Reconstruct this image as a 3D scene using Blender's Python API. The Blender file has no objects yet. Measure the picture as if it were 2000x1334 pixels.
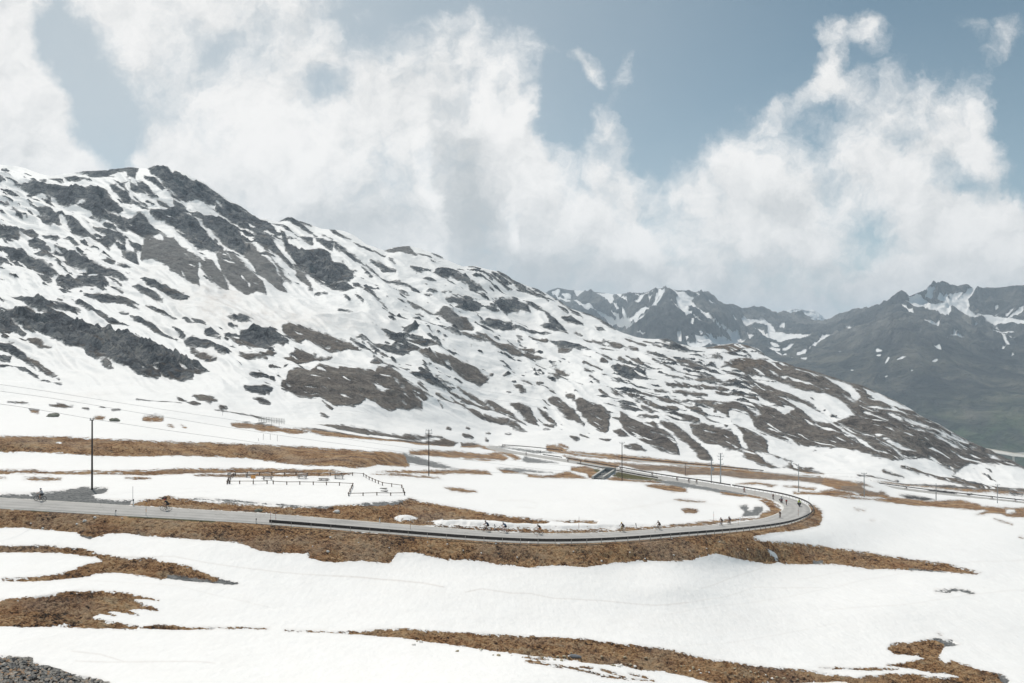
import bpy, bmesh, math, random
import numpy as np
from mathutils import Vector, Matrix
S = bpy.context.scene
C = S.collection
random.seed(7)
R = math.radians
# ---------------------------------------------------------------- camera, sky, sun, exposure
FPX = 1556.0; CX = 1000.0; CY = 667.0           # 28 mm lens, measured in pixels of the 2000 px photograph
cam = bpy.data.cameras.new('camera'); cam.lens = 28.0; cam.sensor_width = 36.0
cam.clip_start = 0.3; cam.clip_end = 40000
camo = bpy.data.objects.new('camera', cam); C.objects.link(camo)
camo.location = (0, 0, 0); camo.rotation_euler = (R(90), 0, 0)
S.camera = camo
S.view_settings.view_transform = 'Standard'; S.view_settings.look = 'None'
S.view_settings.exposure = 0.14; S.view_settings.gamma = 1.0
S.cycles.use_denoising = True; S.cycles.denoiser = 'OPENIMAGEDENOISE'; S.cycles.denoising_input_passes = 'RGB_ALBEDO_NORMAL'; S.cycles.denoising_prefilter = 'ACCURATE'
S.cycles.max_bounces = 6; S.cycles.diffuse_bounces = 3; S.cycles.glossy_bounces = 2
S.cycles.volume_bounces = 1; S.cycles.transparent_max_bounces = 8
SUN_EL = 60.0; SUN_AZ = -33.0                   # azimuth from +Y, negative = to the left
sd = Vector((math.sin(R(SUN_AZ))*math.cos(R(SUN_EL)), math.cos(R(SUN_AZ))*math.cos(R(SUN_EL)), math.sin(R(SUN_EL))))
sl = bpy.data.lights.new('sun', 'SUN'); sl.energy = 3.1; sl.angle = R(0.55); sl.color = (1.0, 0.948, 0.872)
so = bpy.data.objects.new('sun', sl); C.objects.link(so)
so.rotation_euler = sd.to_track_quat('Z', 'Y').to_euler(); so.location = sd*200

class NT:
    """small node helper"""
    def __init__(s, tree): s.t = tree; s.n = tree.nodes; s.l = tree.links; s.n.clear()
    def new(s, typ, **kw):
        n = s.n.new(typ)
        for k, v in kw.items(): setattr(n, k, v)
        return n
    def link(s, a, b): s.l.new(a, b)
    def put(s, sock, v):
        if isinstance(v, bpy.types.NodeSocket): s.l.new(v, sock)
        else: sock.default_value = v
    def m(s, op, a, b=0.0, c=0.0, clamp=False):
        n = s.new('ShaderNodeMath', operation=op, use_clamp=clamp)
        s.put(n.inputs[0], a); s.put(n.inputs[1], b); s.put(n.inputs[2], c)
        return n.outputs[0]
    def vm(s, op, a, b=(0, 0, 0), scale=1.0):
        n = s.new('ShaderNodeVectorMath', operation=op)
        s.put(n.inputs[0], a); s.put(n.inputs[1], b)
        if op == 'SCALE': s.put(n.inputs[3], scale)
        return n.outputs[0]
    def noise(s, vec, scale, detail=4, rough=0.55, dist=0.0, out=0, lac=2.0):
        n = s.new('ShaderNodeTexNoise'); s.link(vec, n.inputs['Vector'])
        n.inputs['Scale'].default_value = scale; n.inputs['Detail'].default_value = detail
        n.inputs['Roughness'].default_value = rough; n.inputs['Distortion'].default_value = dist
        n.inputs['Lacunarity'].default_value = lac
        return n.outputs[out]
    def vor(s, vec, scale, out='Distance', feature='F1', rand=1.0):
        n = s.new('ShaderNodeTexVoronoi', feature=feature); s.link(vec, n.inputs['Vector'])
        n.inputs['Scale'].default_value = scale; n.inputs['Randomness'].default_value = rand
        return n.outputs[out]
    def sst(s, x, lo, hi, a=0.0, b=1.0):
        n = s.new('ShaderNodeMapRange', interpolation_type='SMOOTHSTEP')
        s.put(n.inputs[0], x); s.put(n.inputs[1], lo); s.put(n.inputs[2], hi); s.put(n.inputs[3], a); s.put(n.inputs[4], b)
        return n.outputs[0]
    def lin(s, x, lo, hi, a=0.0, b=1.0):
        n = s.new('ShaderNodeMapRange'); s.put(n.inputs[0], x); s.put(n.inputs[1], lo); s.put(n.inputs[2], hi); s.put(n.inputs[3], a); s.put(n.inputs[4], b)
        return n.outputs[0]
    def mix(s, f, a, b):
        n = s.new('ShaderNodeMix', data_type='RGBA')
        s.put(n.inputs[0], f)
        for k, v in ((6, a), (7, b)):
            if isinstance(v, (tuple, list)) and len(v) == 3: v = (*v, 1)
            s.put(n.inputs[k], v)
        return n.outputs[2]
    def ramp(s, f, stops):
        n = s.new('ShaderNodeValToRGB'); s.put(n.inputs[0], f); cr = n.color_ramp
        while len(cr.elements) < len(stops): cr.elements.new(0.5)
        for e, (p, c) in zip(cr.elements, stops): e.position = p; e.color = (*c, 1)
        return n.outputs[0]

# ---- sky: Nishita daylight with a layer of procedural cumulus, placed by direction
world = bpy.data.worlds.new('World'); S.world = world; world.use_nodes = True
w = NT(world.node_tree)
tc = w.new('ShaderNodeTexCoord'); D = tc.outputs['Generated']
sky = w.new('ShaderNodeTexSky', sky_type='NISHITA'); sky.sun_disc = False
sky.sun_elevation = R(SUN_EL); sky.sun_rotation = R(SUN_AZ); sky.altitude = 2300; sky.air_density = 1.0; sky.dust_density = 1.0; sky.ozone_density = 1.0
sep = w.new('ShaderNodeSeparateXYZ'); w.link(D, sep.inputs[0])
yy = w.m('MAXIMUM', w.m('ABSOLUTE', sep.outputs[1]), 0.12)
U = w.m('DIVIDE', sep.outputs[0], yy); W_ = w.m('DIVIDE', sep.outputs[2], yy)
cq = w.new('ShaderNodeCombineXYZ'); w.link(U, cq.inputs[0]); w.link(W_, cq.inputs[1]); Q0 = cq.outputs[0]
def q(px, py): return ((px-CX)/FPX, (CY-py)/FPX)
# warp the coordinates so that cloud outlines billow and fray
wn = w.noise(Q0, 3.2, 3, 0.5, 0.0, 1); wn2 = w.noise(Q0, 11.0, 6, 0.62, 0.0, 1); wn3 = w.noise(Q0, 42.0, 5, 0.6, 0.0, 1)
Q = w.vm('ADD', Q0, w.vm('SCALE', w.vm('SUBTRACT', wn, (.5, .5, .5)), scale=0.06))
Q = w.vm('ADD', Q, w.vm('SCALE', w.vm('SUBTRACT', wn2, (.5, .5, .5)), scale=0.07))
Q = w.vm('ADD', Q, w.vm('SCALE', w.vm('SUBTRACT', wn3, (.5, .5, .5)), scale=0.022))
sq = w.new('ShaderNodeSeparateXYZ'); w.link(Q, sq.inputs[0]); QU, QW = sq.outputs[0], sq.outputs[1]
def blob(px, py, rx, ry, ang, wt, acc, src=None):
    mp = w.new('ShaderNodeMapping', vector_type='TEXTURE'); w.link(src or Q, mp.inputs[0])
    a, b = q(px, py)
    mp.inputs[1].default_value = (a, b, 0); mp.inputs[2].default_value = (0, 0, R(ang)); mp.inputs[3].default_value = (rx/FPX, ry/FPX, 1)
    fl = w.vm('MULTIPLY', mp.outputs[0], (1, 1, 0))
    g = w.new('ShaderNodeTexGradient', gradient_type='SPHERICAL'); w.link(fl, g.inputs[0])
    return w.m('MULTIPLY_ADD', g.outputs[1], wt, acc)
# top outline of the main bank as a curve over the horizontal direction
fc = w.new('ShaderNodeFloatCurve')
TOP = [(-600, 100), (0, -120), (150, -150), (480, -160), (570, -70), (650, 20), (760, 85), (870, 40), (960, 55), (1030, 110), (1065, 240), (1110, 295), (1150, 262),
       (1190, 205), (1225, 225), (1250, 305), (1300, 335), (1400, 305), (1465, 240), (1510, 268), (1600, 215), (1700, 180), (1800, 160),
       (1880, 120), (1925, 190), (1955, 300), (2000, 360), (2200, 330), (2600, 200)]
cv = fc.mapping.curves[0]
def nx(px): return (px+600)/3200.0
def ny(py): return (py+300)/1000.0
cv.points[0].location = (nx(TOP[0][0]), ny(TOP[0][1])); cv.points[1].location = (nx(TOP[-1][0]), ny(TOP[-1][1]))
for px, py in TOP[1:-1]: cv.points.new(nx(px), ny(py))
for p_ in cv.points: p_.handle_type = 'AUTO'
fc.mapping.update()
pxn = w.m('MULTIPLY_ADD', QU, FPX/3200.0, (CX+600)/3200.0, True)
w.link(pxn, fc.inputs[1])
pyn = w.m('MULTIPLY_ADD', QW, -FPX/1000.0, (CY+300)/1000.0)
prof = w.m('MULTIPLY', w.m('SUBTRACT', pyn, fc.outputs[0]), 7.0)       # >0 under the outline
prof = w.m('MINIMUM', w.m('MAXIMUM', prof, -1.2), 0.85)
acc = prof
for b in [(160, 170, 120, 220, 28, -1.9), (240, 295, 70, 120, 10, -1.3), (100, 60, 60, 150, 10, -.9), (30, 200, 130, 330, 8, 1.6), (90, 330, 140, 120, 0, 1.5),
          (420, 100, 170, 80, -20, -.95), (330, 200, 120, 110, 0, -.85), (640, 165, 75, 50, 0, -1.0), (440, 270, 90, 70, 0, -.8), (545, 60, 120, 45, -20, -.3), (700, 70, 90, 90, 0, -.6),
          (300, 330, 150, 100, 0, .8), (330, 60, 200, 60, -18, .35),
          (1720, 470, 110, 130, 60, -1.25), (1650, 560, 120, 70, 0, -.55), (1900, 350, 130, 70, -25, -.7), (1770, 265, 120, 40, 20, -.35), (1870, 460, 180, 110, 10, 1.0), (1820, 560, 250, 60, 0, .8), (1000, 300, 80, 80, 0, .3), (1080, 330, 60, 80, 0, .5), (1340, 360, 140, 60, 10, .5),
          (1640, 42, 115, 60, 8, 1.05), (1700, 62, 50, 64, 0, .85), (1600, 95, 60, 115, 8, 1.0), (1615, 165, 90, 60, -10, .95), (1550, 215, 95, 34, 30, .7), (1660, 70, 100, 70, 0, .35),
          (1110, 112, 120, 52, -20, 1.25), (1150, 140, 60, 64, 20, .9), (1245, 118, 40, 85, -8, 1.05), (1185, 185, 60, 50, 0, -.6), (1120, 200, 50, 60, 0, -.6), (1260, 210, 40, 50, 0, -.5), (1970, 50, 95, 100, -30, 1.35), (1955, 115, 55, 80, -15, 1.1), (1900, 45, 70, 40, 0, 0.6),
          (1190, 215, 45, 70, 0, .35), (920, 30, 50, 60, 10, .5), (1060, 60, 60, 30, 0, .3)]:
    acc = blob(*b, acc)
def fbn(vec): return w.noise(vec, 7.0, 13, 0.60)
fb = fbn(Q); fb2 = w.noise(Q, 34.0, 8, 0.62, 0.5)
fbo = fbn(w.vm('ADD', Q, (-.012, .022, 0))); fbo2 = fbn(w.vm('ADD', Q, (-.004, .007, 0)))
fld = w.m('ADD', acc, w.m('MULTIPLY_ADD', fb, 3.4, -1.7)); fld = w.m('ADD', fld, w.m('MULTIPLY_ADD', fb2, .8, -.40))
cov = w.sst(fld, -0.30, 0.85)
veil = w.m('MAXIMUM', w.m('MULTIPLY', w.sst(W_, .50, .0, 0, .62), w.sst(U, .75, -.35, .35, 1.0)), w.m('MULTIPLY', w.sst(U, .55, -.45, 0, .70), w.m('MULTIPLY_ADD', w.noise(Q0, 5.0, 6, .6), .6, .7)))
# cloud shading: crowns lit from upper left, grey bases
sh = w.m('MULTIPLY_ADD', w.noise(Q, 4.2, 7, 0.55), .6, -.30)
for b in [(905, 370, 85, 230, 6, -.75), (700, 440, 230, 110, 15, -.50), (1000, 470, 160, 110, 0, -.30), (1350, 570, 440, 110, 0, -.50), (1050, 560, 300, 80, 0, -.25), (1600, 590, 250, 90, 0, -.30), (1850, 520, 200, 80, 0, -.1), (680, 480, 300, 110, 12, -.35), (1010, 540, 200, 70, 0, -.3), (700, 300, 250, 120, 0, .15), (838, 360, 24, 130, 8, .75),
          (960, 170, 120, 120, 0, .3), (120, 270, 120, 130, 0, .35), (1550, 290, 200, 90, 20, .3), (500, 250, 200, 150, 0, .25), (1290, 470, 100, 60, 0, .3), (1500, 400, 260, 60, 0, -.12), (1880, 470, 160, 80, 0, .15), (1110, 340, 80, 90, 0, .3), (1280, 560, 120, 40, 0, .3), (1003, 450, 18, 50, 0, .5)]:
    sh = blob(*b, sh)
rel = w.m('ADD', w.m('MULTIPLY', w.m('SUBTRACT', fb, fbo), 1.7), w.m('MULTIPLY', w.m('SUBTRACT', fb, fbo2), .9))
shf = w.m('ADD', w.m('MULTIPLY', sh, .85), rel)
ccol = w.mix(w.sst(shf, -.80, .34), (0.455, 0.485, 0.50), (0.87, 0.86, 0.845))
SKS = 0.085
skyc = w.mix(1.0, sky.outputs[0], sky.outputs[0])
hs = w.new('ShaderNodeHueSaturation'); w.link(skyc, hs.inputs['Color']); hs.inputs['Saturation'].default_value = 0.70; hs.inputs['Value'].default_value = 0.84
def gain(col, k):
    n = w.new('ShaderNodeMix', data_type='RGBA', blend_type='MULTIPLY'); n.inputs[0].default_value = 1
    w.put(n.inputs[6], col); n.inputs[7].default_value = (k, k, k, 1); return n.outputs[2]
tn = w.new('ShaderNodeMix', data_type='RGBA', blend_type='MULTIPLY'); tn.inputs[0].default_value = 1; w.link(hs.outputs[0], tn.inputs[6]); tn.inputs[7].default_value = (.80, 1.045, 1.0, 1)
skyv = w.mix(veil, tn.outputs[2], tuple(v/SKS for v in (0.57, 0.61, 0.63)))
full = w.mix(cov, skyv, gain(ccol, 1/SKS))
# away from the photographed sector the sky is mostly clear
back = w.m('MULTIPLY', w.sst(sep.outputs[1], .1, .6), w.sst(sep.outputs[2], .72, .5))
full = w.mix(w.m('MULTIPLY_ADD', back, .8, .2), tn.outputs[2], full)
bg = w.new('ShaderNodeBackground'); w.link(full, bg.inputs[0]); bg.inputs[1].default_value = SKS
wo = w.new('ShaderNodeOutputWorld'); w.link(bg.outputs[0], wo.inputs[0])
world.cycles.sampling_method = 'MANUAL'; world.cycles.sample_map_resolution = 512
# ---------------------------------------------------------------- numeric helpers
_rs = np.random.RandomState(11)
_perm = np.concatenate([_rs.permutation(512)]*2).astype(np.int32)
_ang = _rs.rand(512)*2*np.pi; _gx, _gy = np.cos(_ang).astype(np.float32), np.sin(_ang).astype(np.float32)
def gnoise(x, y, seed=0):
    x = np.asarray(x, np.float32)+seed*17.31; y = np.asarray(y, np.float32)-seed*9.7
    xi = np.floor(x).astype(np.int32); yi = np.floor(y).astype(np.int32)
    fx = x-xi; fy = y-yi; xi &= 511; yi &= 511; x1 = (xi+1) & 511; y1 = (yi+1) & 511
    ux = fx*fx*fx*(fx*(fx*6-15)+10); uy = fy*fy*fy*(fy*(fy*6-15)+10)
    def g(a, b, dx, dy):
        h = _perm[_perm[a]+b]; return _gx[h]*dx+_gy[h]*dy
    n00 = g(xi, yi, fx, fy); n10 = g(x1, yi, fx-1, fy); n01 = g(xi, y1, fx, fy-1); n11 = g(x1, y1, fx-1, fy-1)
    a = n00+ux*(n10-n00); b = n01+ux*(n11-n01)
    return (a+uy*(b-a))*1.5
def fbm(x, y, oct=4, seed=0, rough=.5, ridged=False):
    s = 0; amp = 1.0; tot = 0
    for o in range(oct):
        n = gnoise(x*2**o, y*2**o, seed+o)
        s = s+amp*((1-2*np.abs(n)) if ridged else n); tot += amp; amp *= rough
    return s/tot
def sstep(a, b, x):
    t = np.clip((x-a)/(b-a), 0, 1); return t*t*(3-2*t)

# photographed pixel -> direction; a "relief" gives every direction its own distance
def tps_fit(pts, lam=2e-3, ax=0.33, sc=300.0):
    P = np.array(pts, float); X = np.stack([P[:, 0]*ax/sc, P[:, 1]/sc], 1); v = np.log(P[:, 2])
    d2 = ((X[:, None]-X[None])**2).sum(-1); K = np.where(d2 > 0, .5*d2*np.log(d2+1e-12), 0)+lam*np.eye(len(X))
    Pm = np.hstack([np.ones((len(X), 1)), X]); A = np.block([[K, Pm], [Pm.T, np.zeros((3, 3))]])
    sol = np.linalg.solve(A, np.concatenate([v, np.zeros(3)]))
    def f(px, py):
        x = np.asarray(px, float)*ax/sc; y = np.asarray(py, float)/sc; out = np.zeros(np.broadcast(x, y).shape)
        for k in range(len(X)):
            r = (x-X[k, 0])**2+(y-X[k, 1])**2; out += sol[k]*.5*r*np.log(r+1e-12)
        return out+sol[-3]+sol[-2]*x+sol[-1]*y
    return f
def W3(px, py, d): return np.array([(px-CX)/FPX*d, d, (CY-py)/FPX*d])

# ---------------------------------------------------------------- road centre lines (photo x, y, distance)
ROAD = [(-350, 961, 104), (-170, 972, 106.5), (0, 982, 109), (250, 997, 112.3), (500, 1011.5, 115.6), (750, 1031, 118.3), (900, 1043, 119.5), (1000, 1050, 121), (1100, 1051.5, 124), (1200, 1048, 129.5),
        (1300, 1040.5, 139), (1400, 1033, 151), (1450, 1028, 160), (1500, 1021, 171.5), (1535, 1011.5, 184), (1556, 999, 199), (1553, 986.5, 212.5), (1531, 976, 226), (1500, 967.5, 240),
        (1450, 958.5, 258), (1400, 950, 275), (1350, 941.5, 293), (1300, 934.5, 309), (1250, 926, 327), (1200, 916.5, 347), (1150, 907.5, 368), (1100, 899, 389), (1050, 891, 410),
        (1005, 884, 431), (972, 877.5, 452), (958, 873, 468), (975, 871.5, 480)]
ROAD2 = [(975, 871.5, 480), (1010, 874, 482), (1060, 879, 474), (1120, 886, 460), (1250, 901, 442), (1400, 914, 424), (1500, 924, 416), (1600, 934, 408), (1700, 946, 397), (1780, 957, 385), (1850, 965.5, 374), (1920, 973, 366), (2000, 982, 357), (2150, 998, 345), (2350, 1020, 330)]
def spline(P, step):
    P = np.array(P, float); n = len(P)
    Q = np.vstack([2*P[0]-P[1], P, 2*P[-1]-P[-2]]); out = []
    for i in range(1, n):
        p0, p1, p2, p3 = Q[i-1], Q[i], Q[i+1], Q[i+2]; m = max(2, int(np.linalg.norm(p2-p1)/step*2))
        for t in np.linspace(0, 1, m, endpoint=False):
            out.append(.5*((2*p1)+(-p0+p2)*t+(2*p0-5*p1+4*p2-p3)*t*t+(-p0+3*p1-3*p2+p3)*t**3))
    out.append(P[-1]); out = np.array(out); L = np.concatenate([[0], np.cumsum(np.linalg.norm(np.diff(out, axis=0), axis=1))])
    s = np.linspace(0, L[-1], max(2, int(L[-1]/step)+1)); return np.stack([np.interp(s, L, out[:, k]) for k in range(3)], 1)
def smooth3(a, it):
    for _ in range(it): a[1:-1] = .25*a[:-2]+.5*a[1:-1]+.25*a[2:]
    return a
RC1 = smooth3(spline([W3(*p) for p in ROAD], 1.0), 30); RC2 = smooth3(spline([W3(*p) for p in ROAD2], 1.5), 30)
def side(Cn):
    t = np.gradient(Cn, axis=0); t[:, 2] = 0; t /= np.linalg.norm(t, axis=1)[:, None]
    return np.stack([-t[:, 1], t[:, 0], 0*t[:, 0]], 1)      # left of travel
RN1, RN2 = side(RC1), side(RC2)
RW = 6.7
def halfw1(i):
    return RW/2+0.25*np.exp(-((np.asarray(i)-165.0)/40.0)**2)

# ---------------------------------------------------------------- distances of the visible ground and of the mountain
G = [  # photo x, photo y, distance
 (-300,1420,50),(0,1420,50),(0,1334,58),(0,1290,62),(0,1225,69.5),(0,1165,78),(0,1130,83),(0,1100,89),(0,1075,93),(0,1042,100),(0,950,122),(0,935,138),(0,922,157),(0,892,182),(0,851,190),(0,820,250),(0,760,340),
 (0,720,420),(0,640,520),(0,560,620),(0,470,780),(0,400,900),(0,330,1010),
 (250,1420,52),(250,1334,61),(250,1225,75),(250,1120,91),(250,1050,103),(250,960,127),(250,930,152),(250,918,170),(250,893,190),(250,861,198),(250,820,270),(250,760,370),
 (250,690,480),(250,600,620),(250,500,780),(290,400,950),(310,330,1060),
 (500,1420,55),(500,1334,65),(500,1240,78.5),(500,1200,84),(500,1120,96),(500,1075,102.5),(500,985,127),(500,945,152),(500,926,178),(500,915,198),(500,898,208),(500,870,216),(500,835,290),(500,815,340),
 (500,740,440),(500,650,580),(500,560,760),(500,480,930),(508,430,1040),
 (750,1420,56),(750,1334,66),(750,1250,80),(750,1180,92),(750,1100,107.5),(750,990,131),(750,960,150),(750,930,186),(750,918,206),(750,910,216),(750,887,224),(750,860,320),(750,840,390),(750,780,470),(750,700,590),(750,600,770),(780,485,1000),
 (1000,1420,57.5),(1000,1334,68),(1000,1290,77),(1000,1240,87.5),(1000,1200,94),(1000,1150,103),(1000,1106,112),(1000,1010,139),(1000,985,160),(1000,960,192),(1000,935,245),(1000,915,305),(1000,897,380),(1000,862,500),(1000,820,580),(1000,760,660),
 (1000,700,740),(1000,620,860),(1000,545,970),
 (1250,1420,65),(1250,1334,77),(1250,1250,92),(1250,1180,106),(1250,1103,121.3),(1250,1000,165),(1250,970,203),(1250,945,258),(1250,933,303),(1250,919,342),(1250,904,434),(1250,885,470),(1250,840,560),(1250,780,640),(1250,720,720),(1250,661,830),
 (1500,1420,72),(1500,1334,86),(1500,1250,103),(1500,1180,119),(1500,1103,144.5),(1400,1090,132.5),(1400,1150,119.5),(1320,1097,124.5),(1320,1150,112.5),(1450,1092,138.5),(1450,1060,143.5),(1500,955,258),(1500,940,310),(1500,927,400),(1500,900,480),(1500,850,570),(1500,780,660),(1500,698,800),
 (1610,1010,192),(1620,990,216),(1650,960,262),(1620,1050,168),(1640,940,345),
 (1750,1420,77),(1750,1334,92),(1750,1250,109),(1750,1180,125),(1750,1120,153),(1750,1090,163),(1750,1050,187),(1750,1010,222),(1750,985,268),(1750,968,325),(1750,957,378),(1750,945,420),(1750,915,480),(1750,860,560),(1750,785,700),
 (2000,1420,82),(2000,1334,97),(2000,1250,115),(2000,1180,134),(2000,1120,160),(2000,1080,182),(2000,1040,215),(2000,1010,262),(2000,993,318),(2000,980,360),(2000,962,420),(2000,945,480),(2000,918,600),(1900,868,650),
 (2300,1420,90),(2300,1334,105),(2300,1200,140),(2300,1100,195),(2300,1040,290),(2300,1015,340),(2300,985,430),(2340,960,530),(-300,1300,60),(-300,1150,79),(-300,1010,99),(-300,960,108),(-300,920,150),(-300,850,188),(-300,740,330),(-300,560,560),(-300,310,980)]
for P_, st in ((RC1, 14), (RC2, 40)):
    for p in P_[::st]: G.append((p[0]/p[1]*FPX+CX, CY-p[2]/p[1]*FPX, p[1]))
for sg_ in (-1, 1):
    for p in (RC1+RN1*sg_*(RW/2+.9))[::12]: G.append((p[0]/p[1]*FPX+CX, CY-(p[2]-.15)/p[1]*FPX, p[1]))
fd = tps_fit(G)
RIDGE = [(-360,300),(-180,318),(0,324),(25,326),(50,330),(75,337),(102,341),(125,337),(150,338),(175,336),(212,334),(250,327),(270,329),(287,330),(300,325),(327,325),(332,329),(355,334),(375,344),(395,352),(415,366),(450,392),(475,407),(500,425),
 (508,428),(520,426),(544,432),(563,422),(580,429),(604,437),(628,446),(646,449),(670,452),(691,461),(715,476),(739,486),(751,489),(772,482),(799,479),(820,483),(850,494),(880,509),(904,519),(928,516),(958,525),(976,529),(999,542),(1026,555),(1050,564),
 (1068,575),(1092,590),(1116,605),(1140,612),(1161,618),(1182,632),(1203,647),(1218,653),(1245,659),(1275,662),(1305,663),(1326,674),(1350,680),(1380,680),(1410,672),(1431,670),(1450,673),(1463,677),(1482,686),(1494,696),(1513,707),(1535,710),(1554,721),(1589,726),(1620,736),
 (1652,747),(1683,754),(1715,769),(1746,781),(1778,797),(1803,813),(1834,828),(1866,847),(1897,865),(1929,880),(1960,894),(2000,916),(2100,950),(2200,968),(2360,985)]
RIDGE = np.array(RIDGE, float)
NCOL, NROW = 1380, 920
colpx = np.linspace(-360, 2360, NCOL)
ridge = np.interp(colpx, RIDGE[:, 0], RIDGE[:, 1])
tt = np.linspace(0, 1, NROW)[:, None]
GPY = 1420+(ridge[None]-1420)*tt
GPX = np.broadcast_to(colpx[None], GPY.shape)
LD = fd(GPX, GPY)
LD = np.maximum.accumulate(LD+0.0, axis=0)+np.arange(NROW)[:, None]*2e-5
# long soft undulation of the snow
DD = np.exp(LD)
GX = (GPX-CX)/FPX*DD; GY = DD; GZ = (CY-GPY)/FPX*DD

# ---- carve the roads into it
def carve(Cn, hw, lo, hi, soft=3.5):
    global GZ
    sel = np.where((GPY > lo) & (GPY < hi)); x, y = GX[sel], GY[sel]
    best = np.full(x.shape, 1e9); zi = np.zeros(x.shape); sg = np.zeros(x.shape); hb = np.zeros(x.shape)
    st = 3
    Pk = Cn[::st]
    for k in range(len(Pk)-1):
        a, b = Pk[k], Pk[k+1]; e = (b-a)[:2]; L2 = e@e
        near = np.where(((x-a[0])**2+(y-a[1])**2 < 22**2))[0]
        if not len(near): continue
        dx, dy = x[near]-a[0], y[near]-a[1]; t = np.clip((dx*e[0]+dy*e[1])/L2, 0, 1)
        d = np.hypot(dx-t*e[0], dy-t*e[1]); m = d < best[near]; nn = near[m]
        best[nn] = d[m]; zi[nn] = (a[2]+(b[2]-a[2])*t)[m]; hb[nn] = hw(k*st)
    ed = best-hb; k = sstep(.3, soft, ed); z0 = GZ[sel]
    GZ[sel] = np.where(ed < 20, (zi-.07)*(1-k)+z0*k, z0)
    dist = np.full(GPY.shape, 99.0); dist[sel] = ed; return dist
ED1 = carve(RC1, halfw1, 860, 1125); ED2 = carve(RC2, lambda i: 3.0, 860, 1060, 3.0)
EDGE = np.minimum(ED1, ED2)
TPX = GX/GY*FPX+CX; TPY = CY-GZ/GY*FPX        # where every vertex really shows

# ---------------------------------------------------------------- what lies bare: outlines of snow-free ground
RX0, RY0, RX1, RY1 = -360, 290, 2360, 1430
RWd, RHt = RX1-RX0, RY1-RY0
REG = {'A': (0,880,4), 'B': (400,860,4), 'C': (800,860,4), 'D': (1200,860,4), 'E': (1550,860,4.444), 'F': (0,1020,2.857), 'G': (650,1020,2.857), 'H': (1300,1020,2.857),
       '1': (0,300,4), '2': (400,350,3.3333), '3': (900,500,3.3333), '4': (1400,520,3.1767), '5': (0,560,3.3333), '6': (500,680,4), 'K': (1050,540,4.444), 'L': (1500,540,4), '0': (0,0,1)}
KIND = {'c': (1.0,.15,0), 's': (.10,1.0,0), 't': (0,0,0), 'b': (.18,.26,0), 'g': (0,1.0,0), 'G': (0,.1,1.0), 'n': (0,0,0)}
def parse(reg, txt):
    x0, y0, k = REG[reg]; P = [tuple(map(float, a.split(','))) for a in txt.split()]
    out = []
    for p in P:
        x = x0+p[0]/k; y = y0+p[1]/k
        if x <= 1.5: x = -380.0
        if x >= 1998.5: x = 2380.0
        out.append((x, y, *(v/k for v in p[2:])))
    return out
class Raster:
    def __init__(s, base=-40.0):
        s.b = np.full((RHt, RWd), base, np.float32); s.k = np.zeros((3, RHt, RWd), np.float32)
    def win(s, P, pad):
        xs = [p[0] for p in P]; ys = [p[1] for p in P]
        i0, i1 = max(0, int(min(xs)-pad-RX0)), min(RWd, int(max(xs)+pad-RX0)+1); j0, j1 = max(0, int(min(ys)-pad-RY0)), min(RHt, int(max(ys)+pad-RY0)+1)
        if i0 >= i1 or j0 >= j1: return None
        yy, xx = np.mgrid[j0:j1, i0:i1].astype(np.float32); return slice(j0, j1), slice(i0, i1), xx+RX0, yy+RY0
    def apply(s, wn, sd, kind):
        j, i = wn[:2]
        if kind == 'n': s.b[j, i] = np.minimum(s.b[j, i], -sd); return
        cur = s.b[j, i]; new = np.maximum(cur, sd); m = (sd > -4) & (sd > cur-(3 if kind in 'gGs' else 0)); s.b[j, i] = new
        for c in range(3): s.k[c, j, i] = np.where(m, KIND[kind][c], s.k[c, j, i])
    def poly(s, kind, reg, txt):
        P = parse(reg, txt); wn = s.win(P, 26)
        if wn is None: return
        xx, yy = wn[2:]; d = np.full(xx.shape, 1e9, np.float32); ins = np.zeros(xx.shape, bool)
        for (ax, ay), (bx, by) in zip(P, P[1:]+P[:1]):
            ex, ey = bx-ax, by-ay; L = ex*ex+ey*ey+1e-9; t = np.clip(((xx-ax)*ex+(yy-ay)*ey)/L, 0, 1)
            d = np.minimum(d, (xx-ax-t*ex)**2+(yy-ay-t*ey)**2)
            if by != ay: ins ^= ((ay > yy) != (by > yy)) & (xx < (bx-ax)*(yy-ay)/(by-ay)+ax)
        d = np.sqrt(d); s.apply(wn, np.where(ins, d, -d), kind)
    def stroke(s, kind, reg, txt):
        P = parse(reg, txt); wn = s.win(P, 20)
        if wn is None: return
        xx, yy = wn[2:]; sd = np.full(xx.shape, -1e9, np.float32)
        for (ax, ay, aw), (bx, by, bw) in zip(P, P[1:]):
            ex, ey = bx-ax, by-ay; L = ex*ex+ey*ey+1e-9; t = np.clip(((xx-ax)*ex+(yy-ay)*ey)/L, 0, 1)
            wd = (aw+(bw-aw)*t)*.5*1.25; end = np.minimum(t, 1-t); wd = wd*(.55+.45*np.minimum(1, end*4))
            sd = np.maximum(sd, wd-np.hypot(xx-ax-t*ex, yy-ay-t*ey))
        s.apply(wn, sd, kind)
    def run(s, spec):
        for ln in spec.strip().splitlines():
            ln = ln.strip()
            if not ln or ln[0] == '#': continue
            head, rest = ln.split(' ', 1); kind, reg = head[0], head[1]
            for t in rest.split(';'):
                t = t.strip()
                if t: (s.stroke if t.split()[0].count(',') == 2 else s.poly)(kind, reg, t)
    def at(s, px, py, arr=None):
        a = s.b if arr is None else arr
        x = np.clip(px-RX0, 0, RWd-1.01); y = np.clip(py-RY0, 0, RHt-1.01); i = x.astype(int); j = y.astype(int); fx = x-i; fy = y-j
        return (a[j, i]*(1-fx)+a[j, i+1]*fx)*(1-fy)+(a[j+1, i]*(1-fx)+a[j+1, i+1]*fx)*fy
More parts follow.
